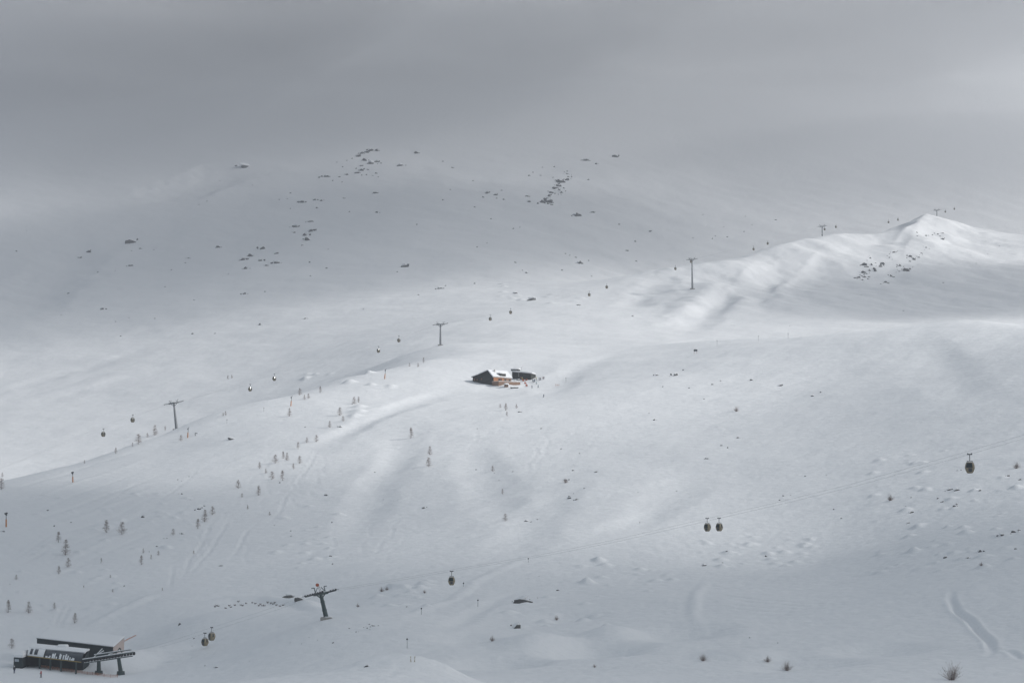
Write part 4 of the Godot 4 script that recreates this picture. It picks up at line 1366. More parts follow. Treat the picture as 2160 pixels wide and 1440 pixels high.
	box(s, Vector3(0, 0.7, 0), Vector3(2.0, 1.4, 1.5))
	part(s, "box", mats.grey_wood, sh)
	for q in [-0.5, 0.5]:
		s = shape()
		box(s, Vector3(q, 0.75, 0.77), Vector3(0.6, 0.7, 0.06))
		part(s, "hatch", mats.window_dark, sh)
	s = shape()
	pillow(s, Vector3(0, 1.75, 0), Vector3(2.5, 0.75, 2.0))
	part(s, "snow_cap", mats.snow, sh)
	p = hit(1085, 819, 900.0)
	var lg := thing("log_bench", "long grey log bench lying on the snow below the terrace", "bench", p, 0.35)
	s = shape()
	tube(s, Vector3(-2.4, 0.35, 0), Vector3(2.4, 0.5, 0), 0.3, 0.26, 9)
	part(s, "log", mats.old_timber, lg)
	for q in [-1.7, 1.7]:
		s = shape()
		box(s, Vector3(q, 0.1, 0), Vector3(0.35, 0.6, 0.5))
		part(s, "leg", mats.old_timber, lg)
	for k in 4:
		p = hit([1104, 1110, 1109, 1111][k], [804.5, 803.5, 810.5, 815.5][k], 900.0)
		var dc := thing("deck_chair", ["orange deck chair nearest the terrace end", "orange deck chair behind the others beside the terrace", "dark-framed orange deck chair in front of the pair", "orange deck chair standing lowest on the snow"][k], "chair", p, [0.2, -0.4, 0.5, 0.1][k], "orange deck chairs on the snow")
		s = shape()
		box(s, Vector3(0, 0.42, 0.1), Vector3(1.1, 0.07, 1.1), Basis(Vector3.RIGHT, 0.12))
		part(s, "seat", mats.orange, dc)
		s = shape()
		box(s, Vector3(0, 0.85, -0.6), Vector3(1.1, 1.1, 0.08), Basis(Vector3.RIGHT, -0.5))
		part(s, "backrest", mats.orange, dc)
		for q in [-0.5, 0.5]:
			s = shape()
			tube(s, Vector3(q, 0.0, 0.6), Vector3(q, 1.2, -0.8), 0.05, 0.05, 5)
			tube(s, Vector3(q, 0.0, -0.7), Vector3(q, 0.6, 0.3), 0.05, 0.05, 5)
			part(s, "leg", mats.old_timber, dc)

func _ready() -> void:
	# camera
	var cam := Camera3D.new()
	cam.name = "camera"
	cam.fov = rad_to_deg(2.0 * atan(720.0 / F))
	cam.rotation.x = PITCH
	cam.near = 1.0
	cam.far = 9000.0
	add_child(cam)
	cam.current = true
	# sky, air and exposure
	var env := Environment.new()
	env.background_mode = Environment.BG_SKY
	env.sky = Sky.new()
	var air := ProceduralSkyMaterial.new()
	air.sky_top_color = Color(0.535, 0.579, 0.611)
	air.sky_horizon_color = Color(0.535, 0.579, 0.611)
	air.ground_horizon_color = Color(0.59, 0.62, 0.66)
	air.ground_bottom_color = Color(0.55, 0.57, 0.6)
	air.sun_angle_max = 70.0
	air.sun_curve = 0.35
	env.sky.sky_material = air
	env.tonemap_mode = Environment.TONE_MAPPER_LINEAR
	env.tonemap_exposure = 1.12
	env.fog_enabled = true
	env.fog_density = 0.0002
	env.fog_light_color = Color(0.93, 0.95, 1.0)
	env.volumetric_fog_enabled = true
	env.volumetric_fog_density = 0.0
	env.sdfgi_enabled = true
	env.ssao_enabled = true
	env.ssil_enabled = true
	var we := WorldEnvironment.new()
	we.name = "world_environment"
	we.environment = env
	add_child(we)
	# the sun, low on the right, softened by thin cloud
	var sun := DirectionalLight3D.new()
	sun.name = "sun"
	sun.light_energy = 1.6
	sun.light_angular_distance = 5.0
	sun.light_color = Color(0.985, 0.98, 0.97)
	sun.shadow_enabled = true
	add_child(sun)
	sun.look_at_from_position(Vector3(0.88, 0.50, 0.18), Vector3.ZERO)
	# clouds: x, height, distance, half sizes, density
	for c in CLOUDS:
		var f := FogVolume.new()
		f.name = numbered("cloud")
		f.shape = RenderingServer.FOG_VOLUME_SHAPE_ELLIPSOID
		f.position = Vector3(c[0], c[1], -c[2])
		f.size = 2.0 * Vector3(c[3], c[4], c[5])
		var fm := FogMaterial.new()
		fm.density = c[6]
		fm.albedo = Color(0.97, 0.98, 1.0)
		f.material = fm
		f.set_meta("kind", "stuff")
		tag(f, c[7], "cloud")
		add_child(f)
	# ragged thin stratus that hangs on the upper mountainside: many faint overlapping wisps
	for c in WISPS:
		var f := FogVolume.new()
		f.name = numbered("cloud_bank")
		f.shape = RenderingServer.FOG_VOLUME_SHAPE_ELLIPSOID
		f.position = Vector3(c[0], c[1], -c[2])
		f.size = 2.0 * Vector3(c[3], c[4], c[5])
		f.rotation.z = c[6]
		var fm := FogMaterial.new()
		fm.density = c[7]
		fm.albedo = Color(0.97, 0.98, 1.0)
		f.material = fm
		f.set_meta("kind", "stuff")
		tag(f, "thin grey cloud hiding the upper mountainside", "cloud", "cloud on the mountainside")
		add_child(f)
	make_materials()
	# the snow
	lay_terrain()
	lay_snow()
	shape_snow()
	var g := MeshInstance3D.new()
	g.name = "snow_ground"
	g.mesh = snow_mesh()
	g.material_override = mats.snow_field
	g.set_meta("kind", "structure")
	add_child(g)
	valley_station()
	mountain_hut()
	lower_line()
	upper_line()
	piste_things()
	people()
	vegetation()
	stones()

const WISPS := [
	[-900, 900, 2850, 900, 330, 800, 0.10, 0.00046],
	[-350, 930, 2900, 800, 300, 750, 0.06, 0.00028],
	[250, 960, 2950, 900, 320, 750, 0.05, 0.00024],
	[900, 960, 2950, 850, 300, 800, 0.08, 0.00022],
	[-700, 800, 2700, 700, 200, 500, 0.14, 0.00035],
	[0, 860, 2800, 1000, 200, 500, 0.05, 0.00024],
	[700, 860, 2800, 900, 190, 500, 0.10, 0.00025],
]
const CLOUDS := [
	# clouds out of view, towards the sun
	[350, 1250, 2750, 800, 90, 900, 0.0014, "cloud shading the upper mountainside"],
	[820, 950, 1960, 600, 80, 450, 0.0036, "cloud shading the middle of the mountainside"],
	[560, 930, 2060, 330, 70, 480, 0.0034, "cloud shading the left of the mountainside"],
	[1440, 985, 2450, 500, 70, 600, 0.0017, "cloud shading the slope behind the knolls"],
	[856, 470, 240, 340, 45, 210, 0.009, "cloud shading the foreground"],
	[690, 500, 440, 140, 45, 260, 0.02, "cloud shading the flank above the valley station"],
	[610, 500, 710, 70, 40, 140, 0.009, "small cloud shading the left end of the crest"],
	[1120, 500, 420, 420, 40, 400, 0.0032, "thin cloud shading the lower slopes"],
	[1290, 700, 1500, 200, 60, 210, 0.006, "cloud shading the bowl on the right"],
]

func make_materials() -> void:
	mat("snow", 0.84, 0.845, 0.86, 0.9)
	var f := mat("snow_field", 0.84, 0.845, 0.86, 0.9)
	f.metallic_specular = 0.3
	var n := FastNoiseLite.new()
	n.seed = 77
	n.frequency = 0.012
	n.fractal_octaves = 5
	n.fractal_gain = 0.62
	var t := NoiseTexture2D.new()
	t.width = 1024
	t.height = 1024
	t.seamless = true
	t.as_normal_map = true
	t.bump_strength = 6.0
	t.noise = n
	f.normal_enabled = true
	f.normal_texture = t
	f.normal_scale = 0.55
	f.uv1_triplanar = true
	f.uv1_world_triplanar = true
	f.uv1_scale = Vector3(0.0075, 0.011, 0.026)
	grained("rock", Color(0.05, 0.053, 0.053), Color(0.15, 0.147, 0.138), Vector3(0.6, 0.6, 0.6))
	mat("bark", 0.12, 0.095, 0.085, 0.95)
	mat("twig", 0.32, 0.27, 0.25, 0.95)
	mat("steel", 0.06, 0.068, 0.072, 0.55, 0.3)
	mat("tower_steel", 0.2, 0.21, 0.22, 0.6, 0.2)
	mat("green_steel", 0.03, 0.055, 0.055, 0.6)
	mat("rubber", 0.02, 0.02, 0.022, 0.8)
	mat("concrete", 0.32, 0.31, 0.29, 0.95)
	mat("orange", 0.42, 0.09, 0.03, 0.7)
	mat("orange_pad", 0.5, 0.2, 0.07, 0.8)
	mat("orange_net", 0.62, 0.3, 0.2, 0.8)
	mat("orange_dark", 0.3, 0.1, 0.06, 0.8)
	mat("pole_tan", 0.3, 0.23, 0.13, 0.8)
	mat("yellow", 0.3, 0.22, 0.07, 0.7)
	mat("cabin_shell", 0.25, 0.21, 0.14, 0.45, 0.2)
	mat("cabin_roof", 0.3, 0.26, 0.2, 0.5, 0.2)
	mat("glass", 0.008, 0.02, 0.022, 0.12)
	mat("glass_roof", 0.012, 0.022, 0.034, 0.3)
	mat("window_dark", 0.02, 0.022, 0.024, 0.2)
	mat("pale_pane", 0.42, 0.47, 0.52, 0.2)
	mat("plaster", 0.55, 0.54, 0.52, 0.9)
	mat("fascia", 0.16, 0.17, 0.18, 0.7)
	grained("dark_cladding", Color(0.014, 0.024, 0.026), Color(0.026, 0.04, 0.042), Vector3(0.4, 2.0, 0.4))
	grained("pale_wood", Color(0.42, 0.34, 0.31), Color(0.56, 0.48, 0.45), Vector3(1.5, 0.2, 1.5))
	grained("old_timber", Color(0.018, 0.021, 0.018), Color(0.055, 0.052, 0.04), Vector3(1.2, 0.15, 1.2))
	grained("orange_wood", Color(0.3, 0.13, 0.06), Color(0.48, 0.24, 0.12), Vector3(0.2, 1.6, 0.2))
	grained("grey_wood", Color(0.19, 0.115, 0.078), Color(0.34, 0.22, 0.155), Vector3(0.2, 1.6, 0.2))
	grained("roof_board", Color(0.03, 0.028, 0.025), Color(0.07, 0.06, 0.05), Vector3(1.0, 1.0, 1.0))
	var c := mat("clothes", 1, 1, 1, 0.85)
	c.vertex_color_use_as_albedo = true

func line_of(list: Array) -> Array:
	return list.map(func(q): return hit(q[0], q[1]))

# gullies, banks, tracks and humps in the snow
func shape_snow() -> void:
	# folds of the hut hill
	furrow(line_of([[868, 880], [850, 930], [833, 980], [793, 1022], [757, 1100], [733, 1170]]), 14.0, -1.4)
	furrow(line_of([[1000, 915], [1010, 975], [1030, 1030], [1080, 1090], [1110, 1130]]), 14.0, -1.2)
	furrow(line_of([[1230, 980], [1160, 1060], [1100, 1140], [1020, 1210]]), 14.0, -1.0)
	furrow(line_of([[1480, 980], [1410, 1050], [1330, 1110], [1230, 1165]]), 14.0, -1.1)
	furrow(line_of([[1330, 740], [1250, 762], [1190, 795], [1140, 850]]), 16.0, -1.1)
	furrow(line_of([[1000, 812], [900, 838], [820, 868], [720, 915], [640, 970]]), 13.0, -1.6)
	furrow(line_of([[1900, 700], [1960, 740], [2020, 800], [2060, 880]]), 20.0, -1.1)
	# gullies of the knolls
	furrow(line_of([[1430, 715], [1470, 668], [1510, 645], [1560, 610], [1590, 580]]), 24.0, -3.0)
	furrow(line_of([[1580, 660], [1598, 625], [1612, 585], [1640, 550]]), 22.0, -3.0)
	furrow(line_of([[1640, 620], [1680, 585], [1730, 550], [1770, 515]]), 30.0, -2.5)
	furrow(line_of([[1320, 660], [1350, 630], [1380, 600], [1400, 575]]), 24.0, -2.5)
	furrow(line_of([[1420, 690], [1450, 650], [1490, 615], [1530, 580]]), 22.0, 3.0)
	furrow(line_of([[1540, 680], [1570, 640], [1590, 600], [1610, 560]]), 20.0, 3.0)
	# sharp wind-carved crests
	furrow([at(1560, 545, 1850), at(1610, 530, 1895), at(1680, 512, 1930), at(1730, 497, 1960), at(1775, 490, 1975), at(1830, 497, 1985), at(1900, 493, 1990)], 45.0, 5.0, 0.0, true, true)
	furrow([at(1860, 545, 1900), at(1910, 500, 1990), at(1936, 470, 2040), at(1957, 452, 2090), at(1990, 463, 2110), at(2050, 480, 2130), at(2140, 496, 2145)], 55.0, 11.0, 0.0, true, true)
	furrow([at(1900, 560, 1850), at(1925, 510, 1960), at(1950, 462, 2070)], 40.0, 5.0, 0.0, true, true)
	furrow([at(1340, 592, 1800), at(1385, 572, 1840), at(1440, 585, 1790)], 35.0, 4.0, 0.0, true, true)
	furrow([at(1500, 640, 1620), at(1560, 585, 1760), at(1612, 535, 1890)], 26.0, 2.2, 0.0, true, true)
	furrow([at(1600, 660, 1580), at(1650, 590, 1750), at(1720, 540, 1870), at(1775, 495, 1970)], 26.0, 2.6, 0.0, true, true)
	furrow([at(1640, 712, 1205), at(1800, 713, 1160), at(1900, 702, 1120), at(1980, 687, 1085), at(2040, 678, 1060), at(2160, 690, 1000)], 26.0, 1.6, 0.0, true, true)
	# pistes and banks
	furrow(line_of([[172, 1330], [215, 1307], [280, 1276], [345, 1247]]), 3.4, 0.8)
	furrow(line_of([[375, 1262], [430, 1271], [490, 1263], [560, 1265], [640, 1276], [700, 1290]]), 5.0, 1.5)
	furrow(line_of([[800, 1338], [900, 1282], [1000, 1228], [1120, 1170], [1210, 1138]]), 3.0, 0.4)
	furrow(line_of([[880, 1372], [960, 1318], [1060, 1258], [1160, 1222]]), 4.0, -0.5)
	furrow(line_of([[420, 1405], [560, 1370], [700, 1335], [800, 1318]]), 3.5, 0.5)
	for q in 9:
		var y := 26.0 * q
		furrow(line_of([[0, 1040 + y], [90, 1012 + y + 8 * sin(q)], [180, 985 + y * 0.97], [270, 958 + y * 0.9], [360, 925 + y * 0.8]]), 2.4, [-0.3, 0.25, -0.2][q % 3])
	furrow(line_of([[0, 830], [120, 790], [260, 750], [430, 720]]), 26.0, -1.6)
	furrow(line_of([[0, 860], [120, 830], [260, 790], [430, 760]]), 26.0, 1.4)
	furrow(line_of([[0, 700], [60, 640], [130, 570], [200, 500]]), 60.0, -6.0)
	furrow(line_of([[300, 440], [380, 400], [470, 370], [560, 340]]), 70.0, -7.0)
	# ski tracks
	for t in [
		[[468, 1062], [452, 1092], [440, 1112], [425, 1148], [398, 1180], [388, 1212], [368, 1240]], [[505, 1050], [478, 1100], [462, 1130], [440, 1165], [405, 1205], [380, 1238]], [[366, 1188], [361, 1215], [356, 1243]],
		[[690, 930], [668, 950], [650, 985], [632, 1010], [612, 1035]], [[560, 1085], [520, 1120], [500, 1160], [470, 1200]], [[640, 1010], [600, 1050], [590, 1080], [540, 1120]],
		[[135, 1270], [122, 1300], [112, 1325]], [[150, 1272], [133, 1302], [121, 1328]],
		[[420, 968], [408, 1000], [372, 1030], [330, 1060], [290, 1080]], [[300, 1010], [240, 1050], [170, 1090]],
		[[120, 1120], [60, 1160], [0, 1190]], [[140, 1130], [90, 1165], [20, 1200]],
	]:
		furrow(line_of(t), 0.9, -0.26, 0.1)
	furrow(line_of([[2010, 1236], [2006, 1262], [2018, 1287], [2047, 1308], [2064, 1330], [2088, 1352], [2094, 1374], [2078, 1392]]), 1.3, -0.9, 0.22)
	furrow(line_of([[2094, 1374], [2130, 1372], [2158, 1392]]), 1.2, -0.4, 0.12)
	furrow(line_of([[1500, 1210], [1470, 1250], [1462, 1300], [1500, 1345]]), 2.4, 0.4)
	for k in 7:
		furrow(line_of([[1480 + k * 9, 1248 + k * 11], [1580 + k * 10, 1262 + k * 9], [1700 + k * 6, 1272 + k * 6], [1900, 1266 + k * 5]]), 1.1, -0.22)
	# squiggles of single skiers
	rng.seed = 33
	for q in [[560, 720, 900, 1000, 12], [1000, 1300, 830, 950, 8], [380, 560, 1010, 1120, 6], [700, 900, 1080, 1180, 5]]:
		for k in int(q[4]):
			var x := rng.randf_range(q[0], q[1])
			var y := rng.randf_range(q[2], q[3])
			var lean := rng.randf_range(-1.1, 0.2)
			var squiggle := []
			for j in 12:
				squiggle.append([x + lean * j * 8.0 + 5.0 * sin(j * 1.6), y + j * 9.0])
			furrow(line_of(squiggle), 0.8, -0.12, 0.04)
	# white heap by the piste, snow heaps over boulders
	for q in [[752, 868, 6.5, 1.2], [757, 858, 5.5, 1.3], [747, 876, 5.0, 1.1], [744, 880, 3.0, 0.7], [760, 866, 4.0, 0.6]]:
		stamp(hit(q[0], q[1]), q[2], q[3])
	rng.seed = 9
	for q in [[60, 430, 1040, 1170, 60], [560, 720, 1060, 1215, 24], [1830, 2150, 950, 1210, 70], [1480, 1720, 1130, 1195, 34], [790, 910, 1225, 1280, 22], [20, 260, 1200, 1300, 26], [1050, 1260, 590, 640, 26], [1220, 1420, 1180, 1250, 18], [640, 830, 770, 815, 14], [1060, 1290, 1250, 1330, 12]]:
		for k in int(q[4]):
			var p := hit(rng.randf_range(q[0], q[1]), rng.randf_range(q[2], q[3]))
			var r := rng.randf_range(1.2, 3.2) * (1.0 if -p.z < 900.0 else 2.0)
			stamp(p, r, r * rng.randf_range(0.16, 0.36))
	# snow bank behind the lift machinery
	for q in [[262, 1376, 500, 20.0], [250, 1384, 490, 12.0], [285, 1380, 496, 16.0]]:
		var v := at(q[0], q[1], q[2])
		stamp(v, q[3], maxf(v.y - ground(v.x, v.z), 0.0))
	furrow([at(690, 1424, 330), at(780, 1404, 327), at(870, 1397, 325), at(935, 1412, 322), at(1000, 1440, 316)], 9.0, 1.5, 0.0, true, true)
	# snow pushed up against the terrace
	for q in [[1060, 817, 9.0, 1.0], [1078, 816, 9.0, 1.0], [1094, 813, 7.0, 0.8]]:
		stamp(hit(q[0], q[1]), q[2], q[3])
	# hollows of the foreground
	for q in [[1250, 1370, 16, -3.0], [1130, 1358, 13, 2.2], [1420, 1330, 18, -2.4], [1700, 1400, 16, -2.0], [1050, 1400, 14, -2.6], [1300, 1338, 10, 1.8], [1560, 1385, 12, 1.4], [1850, 1370, 14, -1.6], [980, 1345, 10, -1.2], [1200, 1300, 12, -1.4]]:
		stamp(hit(q[0], q[1]), q[2], q[3])

# ---------------------------------------------------------------- the two gondola lines
func lower_line() -> void:
	var cab := cabin()
	# plan of the line: straight from the station to the right, coming nearer
	var pa := at(431, 1331, 492)
	var pb := at(2047, 953, 362)
	var dir := Vector2(pb.x - pa.x, pb.z - pa.z).normalized()
	var dist := func(px: float) -> float:
		var k := (px - 1080.0) / F
		# x = k d on the line through pa
		var t := (k * -pa.z - pa.x) / (dir.x + k * dir.y)
		return -pa.z - dir.y * t
	var rope_px := [[255, 1381], [345, 1360], [431, 1332], [560, 1290], [676, 1250], [800, 1229], [952, 1203], [1150, 1170], [1300, 1140], [1505, 1093], [1650, 1060], [1800, 1023], [1930, 987], [2047, 954], [2160, 921], [2350, 862], [2600, 780]]
	var off := Vector3(-dir.y, 0, dir.x) * 2.3
	var centre := []
	for q in rope_px:
		centre.append(at(q[0], q[1], dist.call(q[0])))
	for k in 2:
		var s := shape()
		var o: Vector3 = off if k else -off
		chain(s, centre.map(func(v): return v + o), 0.0095, 5)
		var r := part(s, numbered("haul_rope"), mats.steel, self)
		tag(r, ["upper of the two thin ropes of the near gondola line", "lower of the two thin ropes of the near gondola line"][k], "cable", "ropes of the gondola lines")
	var along := Vector3(dir.x, 0, dir.y)
	var top := at(676, 1252, dist.call(676.0))
	var foot := hit(685, 1311, 420.0)
	foot.z = top.z + 0.6
	foot.y = ground(foot.x, foot.z)
	tower("lift_tower", "dark green lift tower with orange disc near the valley station", foot, top, (centre[5] - centre[3]).normalized(), 2.3, 0.62, 0.4, mats.green_steel, 6.0, true)
	var labels := ["olive gondola cabin hanging left of its twin beside the station", "olive gondola cabin hanging right of its twin beside the station", "gondola cabin just right of the dark green tower", "left of the pair of gondola cabins right of centre", "right of the pair of gondola cabins right of centre", "nearest gondola cabin at the right edge"]
	var px := [431.5, 446.0, 952.0, 1492.0, 1517.0, 2047.0]
	var which := [0, 1, 0, 1, 0, 0]
	for k in 6:
		var o: Vector3 = off if which[k] else -off
		# the place on the rope that shows at this column
		var best := Vector3.ZERO
		var gap := 1e9
		for i in centre.size() - 1:
			for t in 60:
				var v: Vector3 = centre[i].lerp(centre[i + 1], t / 60.0) + o
				var e := absf(1080.0 + F * v.x / -(v.rotated(Vector3.RIGHT, -PITCH).z) - px[k])
				if e < gap:
					gap = e
					best = v
		copy(cab, "gondola_cabin", labels[k], "gondola", best, -atan2(dir.y, dir.x) + [0.1, -0.12, 0.7, 0.15, 0.05, 0.5][k], [0.9, 0.9, 0.88, 0.74, 0.74, 1.0][k], "gondola cabins of the near line")

func upper_line() -> void:
	var cab := cabin()
	var p1 := at(366, 848, 1050)
	var p5 := at(1977, 443, 2400)
	var dir := Vector2(p5.x - p1.x, p5.z - p1.z).normalized()
	var dist := func(px: float) -> float:
		var k := (px - 1080.0) / F
		var t := (k * -p1.z - p1.x) / (dir.x + k * dir.y)
		return -p1.z - dir.y * t
	var along := Vector3(dir.x, 0, dir.y)
	var feet := [[372, 905, 366, 850], [929, 727, 929, 684], [1461, 607, 1460, 547], [1735, 497, 1735, 477], [1977, 461, 1977, 443]]
	var names := ["tall grey lift tower on the left edge of the piste", "slim grey lift tower in the bright middle distance", "tallest grey lift tower on the bright knolls", "small grey lift tower behind the rounded snow knoll", "farthest grey lift tower behind the pointed snow peak"]
	for k in 5:
		var f: Array = feet[k]
		var d: float = dist.call(f[2])
		var top := at(f[2], f[3], d)
		var foot := at(f[0], f[1], d)
		foot.y = minf(foot.y, ground(foot.x, foot.z))
		tower("lift_tower", names[k], foot, top, (along + Vector3(0, 0.2, 0)).normalized(), 3.4, [0.85, 0.8, 0.95, 0.7, 0.7][k], [0.42, 0.42, 0.42, 0.45, 0.45][k], mats.tower_steel, 8.0, false)
	# grip of each cabin: column, row of the cabin's middle, side
	var cars := [[217, 915, 0], [279, 885, 1], [527, 820, 0], [578, 798, 1], [798, 739, 0], [841, 717, 1], [1034, 672, 0], [1077, 658, 1], [1243, 621, 0], [1280, 605, 1], [1425, 566, 0], [1458, 551, 1], [1590, 525, 0], [1620, 513, 1], [1740, 483, 0], [1764, 478, 1], [1875, 468, 0], [1895, 463, 1], [1995, 446, 0], [2014, 440, 1]]
	var words := ["first", "second", "third", "fourth", "fifth", "sixth", "seventh", "eighth", "ninth", "tenth", "eleventh", "twelfth", "thirteenth", "fourteenth", "fifteenth", "sixteenth", "seventeenth", "eighteenth", "nineteenth", "twentieth"]
	var off := Vector3(-dir.y, 0, dir.x) * 3.4
	var grips := [[], []]
	var n := 0
	for c in cars:
		var d: float = dist.call(c[0])
		var g := at(c[0], c[1], d) + Vector3(0, 2.6, 0)
		grips[c[2]].append(g)
		copy(cab, "gondola_cabin", "%s small grey gondola cabin from the left on the far line" % words[n], "gondola", g, -atan2(dir.y, dir.x), 1.12, "gondola cabins of the far line")
		n += 1
	for k in 2:
		var pts: Array = grips[k].duplicate()
		for f in feet:
			pts.append(at(f[2], f[3], dist.call(f[2])) + (off if k else -off) * 0.9)
		pts.append(at(-160, 1050, dist.call(-160.0)))
		pts.append(at(2200, 400, dist.call(2200.0)))
		pts.sort_custom(func(a, b): return a.z > b.z)
		var s := shape()
		chain(s, pts, 0.013, 4)
		var r := part(s, numbered("haul_rope"), mats.steel, self)
		tag(r, ["left of the two faint ropes of the far gondola line", "right of the two faint ropes of the far gondola line"][k], "cable", "ropes of the gondola lines")

func piste_things() -> void:
	var guns := [[12, 1111, 5.0, -0.02, true, "leftmost orange snow gun at the frame edge"], [153, 1017, 4.4, -0.06, true, "second orange snow gun from the left on the shaded piste"], [395, 923, 4.6, 0.06, false, "orange snow gun just right of the tall grey tower"], [613, 856, 4.6, 0.07, false, "fourth orange snow gun from the left along the piste"], [811, 799, 5.0, 0.1, false, "rightmost orange snow gun left of the hut"]]
	for g in guns:
		snow_gun("snow_gun", g[5], hit(g[0], g[1]), g[2], g[3], g[4])
	var p := hit(411, 919)
	var hy := thing("hydrant", "small black angled hydrant right of the tall grey tower", "hydrant", p)
	var s := shape()
	tube(s, Vector3(0, -0.2, 0), Vector3(0, 1.3, 0), 0.16, 0.16, 8)
	part(s, "standpipe", mats.rubber, hy)
	s = shape()
	box(s, Vector3(0.5, 1.35, 0), Vector3(1.3, 0.3, 0.4))
	part(s, "outlet", mats.rubber, hy)
	# piste markers
	var k := 0
	for m in [[858.5, 1367, 2.0], [888.5, 1296, 1.5], [1008, 1279.5, 1.7], [977.5, 1237, 1.0], [1114.5, 1186, 1.2], [1513, 729, 3.0], [1600, 719.5, 3.0], [1663, 714, 3.0], [1194, 806, 2.4], [556, 868, 2.0], [478, 893, 2.0]]:
		p = hit(m[0], m[1])
		var o := thing("piste_marker", ["marker pole nearest the camera on the lower piste", "marker pole with dark top left of the snowy boulders", "marker pole with dark top above the snowy boulders", "short marker pole under the rope", "tiny marker pole on the upper piste edge", "leftmost thin pole on the far crest", "middle thin pole on the far crest", "rightmost thin pole on the far crest", "thin pole standing right of the hut skiers", "thin dark pole on the shaded flank left of the hut", "thin dark pole on the shaded flank near the boulder"][k], "pole", p, 0.0, "marker poles on the pistes")
		k += 1
		s = shape()
		tube(s, Vector3(0, -0.2, 0), Vector3(0, m[2], 0), 0.05, 0.05, 6)
		part(s, "pole", mats.steel, o)
		s = shape()
		tube(s, Vector3(0, m[2], -0.03), Vector3(0, m[2], 0.03), 0.2, 0.2, 12)
		part(s, "disc", mats.rubber, o)
	# board on two legs
	p = hit(1467.5, 746)
	var sg := thing("piste_sign", "small sign board on two red legs near the far crest", "sign", p)
	for q in [-0.8, 0.8]:
		s = shape()
		tube(s, Vector3(q, -0.2, 0), Vector3(q, 2.6, 0), 0.08, 0.08, 6)
		part(s, "leg", mats.orange_dark, sg)
	s = shape()
	box(s, Vector3(0, 2.0, 0.1), Vector3(2.1, 1.2, 0.1))
	part(s, "board", mats.steel, sg)
	p = hit(1175, 814)
	var nt := thing("safety_net", "short reddish safety net right of the hut skiers", "net", p, 0.3)
	for q in [-1.0, 0.2, 1.3]:
		s = shape()
		tube(s, Vector3(q, -0.2, 0), Vector3(q + 0.1, 1.2, 0), 0.05, 0.05, 5)
		part(s, "post", mats.orange_dark, nt)
	s = shape()
	for j in 4:
		tube(s, Vector3(-1.0, 0.25 + 0.25 * j, 0), Vector3(1.35, 0.2 + 0.25 * j, 0), 0.03, 0.03, 3)
	part(s, "net", mats.orange_net, nt)
	# crossed poles on the near mound
	p = hit(870.5, 1396)
	var cr := thing("crossed_poles", "tan poles stuck crosswise in the near snow mound", "poles", p)
	for q in [[-0.42, -0.3], [-0.22, -0.4], [0.2, 0.42], [0.35, 0.3]]:
		s = shape()
		tube(s, Vector3(q[0], -0.2, 0), Vector3(q[1], 0.95, 0.05), 0.035, 0.03, 6)
		part(s, "pole", mats.pole_tan, cr)

func people() -> void:
	var kinds: Array[Node3D] = []
	for n in 5:
		kinds.append(skier(n))
	var list := [
		[1096.7, 800.5, 2, "dark-clad person standing leftmost by the terrace end"], [1099, 801, 0, "person in red jacket standing by the terrace end"], [1101.5, 802, 4, "person in yellowish jacket beside the orange deck chairs"], [1120, 800, 2, "person standing at the corner of the timber annex"],
		[1124, 805.5, 1, "left skier of the tight group right of the hut"], [1126, 806.5, 3, "middle skier of the tight group right of the hut"], [1127.8, 805, 2, "right person of the tight group right of the hut"], [1131.3, 801.5, 4, "person alone just above the tight group"], [1138, 802, 1, "left of the two skiers crouching beyond the group"], [1140.3, 802.5, 2, "right of the two skiers crouching beyond the group"], [1145, 800.5, 0, "left one of the last pair right of the hut"], [1147.2, 800.5, 2, "right one of the last pair right of the hut"],
		[1131.8, 810.5, 3, "skier below the tight group, nearest to it"], [1122.5, 819, 1, "skier on the snow left of two below the hut"], [1135, 817.5, 3, "skier on the snow right of two below the hut"], [1146.3, 838, 1, "lowest lone skier on the slope below the hut"],
		[29, 1420, 2, "dark-clad person in front of the ticket kiosk"], [85.5, 1429, 0, "person in red jacket in front of the net fence"],
	]
	var k := 0
	for q in list:
		k += 1
		copy(kinds[q[2]], "person", q[3], "person", hit(q[0], q[1]), k * 1.3, 1.05, "skiers and walkers on the snow")

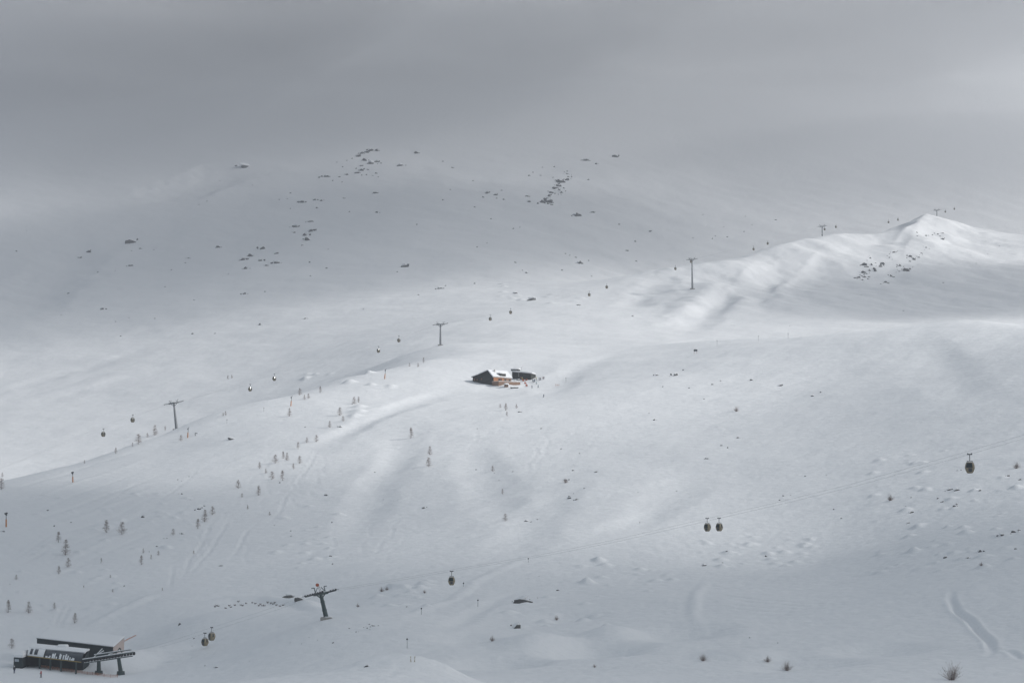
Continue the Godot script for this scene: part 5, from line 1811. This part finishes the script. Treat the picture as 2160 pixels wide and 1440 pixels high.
func vegetation() -> void:
	var larches: Array[Node3D] = []
	for n in 5:
		larches.append(larch(n, [0.2, 0.24, 0.28, 0.22, 0.3][n]))
	var sets := [
		[TREES_RIDGE, "bare brown larches on the far piste edge", "tiny bare larch on the far piste edge left of the hut", "larches along the piste edge"],
		[TREES_SHADE, "pinkish larches grouped on the shaded flank", "tiny bare larch in the loose group on the shaded flank", "larches on the shaded flank"],
		[TREES_HILL, "bare larches on the slope below the hut", "tiny bare larch on the bright slope below the hut", "larches on the bright slope"],
		[TREES_LEFT, "brown larches on the slope above the station", "tiny bare larch on the shaded slope above the station", "larches above the valley station"],
	]
	var k := 0
	for q in sets:
		var large: Array = q[0].filter(func(v): return v[2] > 11.5)
		large.sort_custom(func(a, b): return a[0] < b[0])
		for p in q[0]:
			k += 1
			var g := hit(p[0], minf(p[1], 1436))
			var h: float = p[2] * -g.z / F * 1.08
			copy(larches[k % 5], "larch", ordinal(large.find(p), q[1]) if p[2] > 11.5 else q[2], "tree", g, k * 2.1, h, q[3])
	var bushes: Array[Node3D] = []
	for n in 3:
		bushes.append(bush(n))
	k = 0
	for p in SHRUBS:
		k += 1
		var g := hit(p[0], minf(p[1], 1434))
		var h: float = p[2] * -g.z / F * 1.1
		copy(bushes[k % 3], "shrub", "large bare brown shrub at the lower right corner" if p[2] > 30 else "bare brown shrub in the lower right foreground" if p[1] > 1370 else "small bare shrub poking through the snow of the open slope", "shrub", g, k * 1.7, h, "bare shrubs in the snow")
	# grass and twigs on the cut bank
	var bank := thing("grass_tufts", "dry grass tufts and stones on the cut bank left of the tower", "grass", hit(TUFTS[0][0], TUFTS[0][1]))
	bank.set_meta("kind", "stuff")
	var s := shape()
	rng.seed = 61
	for p in TUFTS:
		var g := hit(p[0], p[1]) - bank.position
		for j in 14:
			var t := rng.randf() * TAU
			tube(s, g + Vector3(rng.randf_range(-0.3, 0.3), -0.1, rng.randf_range(-0.3, 0.3)), g + Vector3(cos(t) * 0.4, rng.randf_range(0.15, 0.5), sin(t) * 0.4), 0.05, 0.02, 3)
	part(s, "tufts", mats.bark, bank)

func stones() -> void:
	for n in 8:
		rocks.append(rock_mesh(n))
	for n in 4:
		caps.append(cap_mesh(n))
	lay_rocks(ROCKS_FAR, "larger rocks on the misty upper mountainside", "small dark rock on the misty upper mountainside", "rocks of the upper mountainside")
	lay_rocks(ROCKS_CREST, "larger rocks in the cluster under the cloud", "small rock in the cluster under the cloud, upper left", "rock cluster under the cloud")
	lay_outcrop("rock_outcrop", OUTCROP, "long dark jagged rock outcrop on the misty slope above the hut")
	lay_outcrop("rock_outcrop", CLIFF, "broken rock ribs on the shaded face of the right-hand knoll")
	lay_rocks(ROCKS_PEAK, "larger rocks on the pointed snow peak", "small larger rocks on the pointed snow peak", "rocks of the snow peak")
	lay_rocks(ROCKS_RIGHT, "larger rocks behind the right-hand knolls", "small larger rocks behind the right-hand knolls", "rocks behind the knolls")
	lay_rocks(ROCKS_HILL, "snow-capped rocks on the hut hill", "small dark rock on the open slope below the hut crest", "rocks of the hut hill")
	lay_rocks(ROCKS_LEFT, "larger rocks on the slope above the station", "small dark rock on the shaded slope above the valley station", "rocks of the shaded slope")
	lay_rocks(ROCKS_LOW, "snow-capped rocks on the lower slopes", "small rock on the lower slopes", "rocks of the lower slopes")
	lay_rocks(TALUS, "larger rubble stones right of the dark tower", "small reddish rubble stone right of the dark green tower", "rubble right of the tower")
	for q in [
		[1102, 1271, 27, "largest dark boulder with snow hat in the lower middle"], [1092, 1324, 17, "dark triangular boulder below the largest boulder"], [1487, 1193, 8.5, "black upright rock under a snow hump right of centre"], [488, 927, 11, "dark boulder with snow hat on the shaded flank"], [301, 1091, 6.5, "black upright rock among the larches on the left"],
		[612, 1260, 17, "long dark rock streak above the cut bank"], [630, 1266, 14, "dark rock slab right end of the streak above the cut bank"], [378, 1318, 6.5, "dark rock beside a snow hump between station and tower"], [1124, 633, 16, "snow-capped boulder in the bright band above the hut"], [1087, 619, 9, "dark boulder in the bright band above the hut"], [2017, 1035, 9, "dark rock under the nearest gondola cabin"],
	]:
		var t := rock_place(q, 3, 1.2)
		var o := thing("boulder", q[3], "rock", t.origin)
		o.transform = t
		var stone := MeshInstance3D.new()
		stone.name = "stone"
		stone.mesh = rocks[int(q[0]) % 8]
		stone.material_override = mats.rock
		o.add_child(stone)
		var cap := MeshInstance3D.new()
		cap.name = "snow_cap"
		cap.mesh = caps[int(q[0]) % 4]
		cap.material_override = mats.snow
		o.add_child(cap)
	# the smallest stones
	var mm := MultiMesh.new()
	mm.transform_format = MultiMesh.TRANSFORM_3D
	mm.mesh = rocks[1]
	mm.instance_count = pebbles.size()
	for k in pebbles.size():
		mm.set_instance_transform(k, pebbles[k])
	var o := MultiMeshInstance3D.new()
	o.name = "small_stones"
	o.multimesh = mm
	o.material_override = mats.rock
	o.set_meta("kind", "stuff")
	tag(o, "smallest stones dotted over the snow slopes", "stones")
	add_child(o)
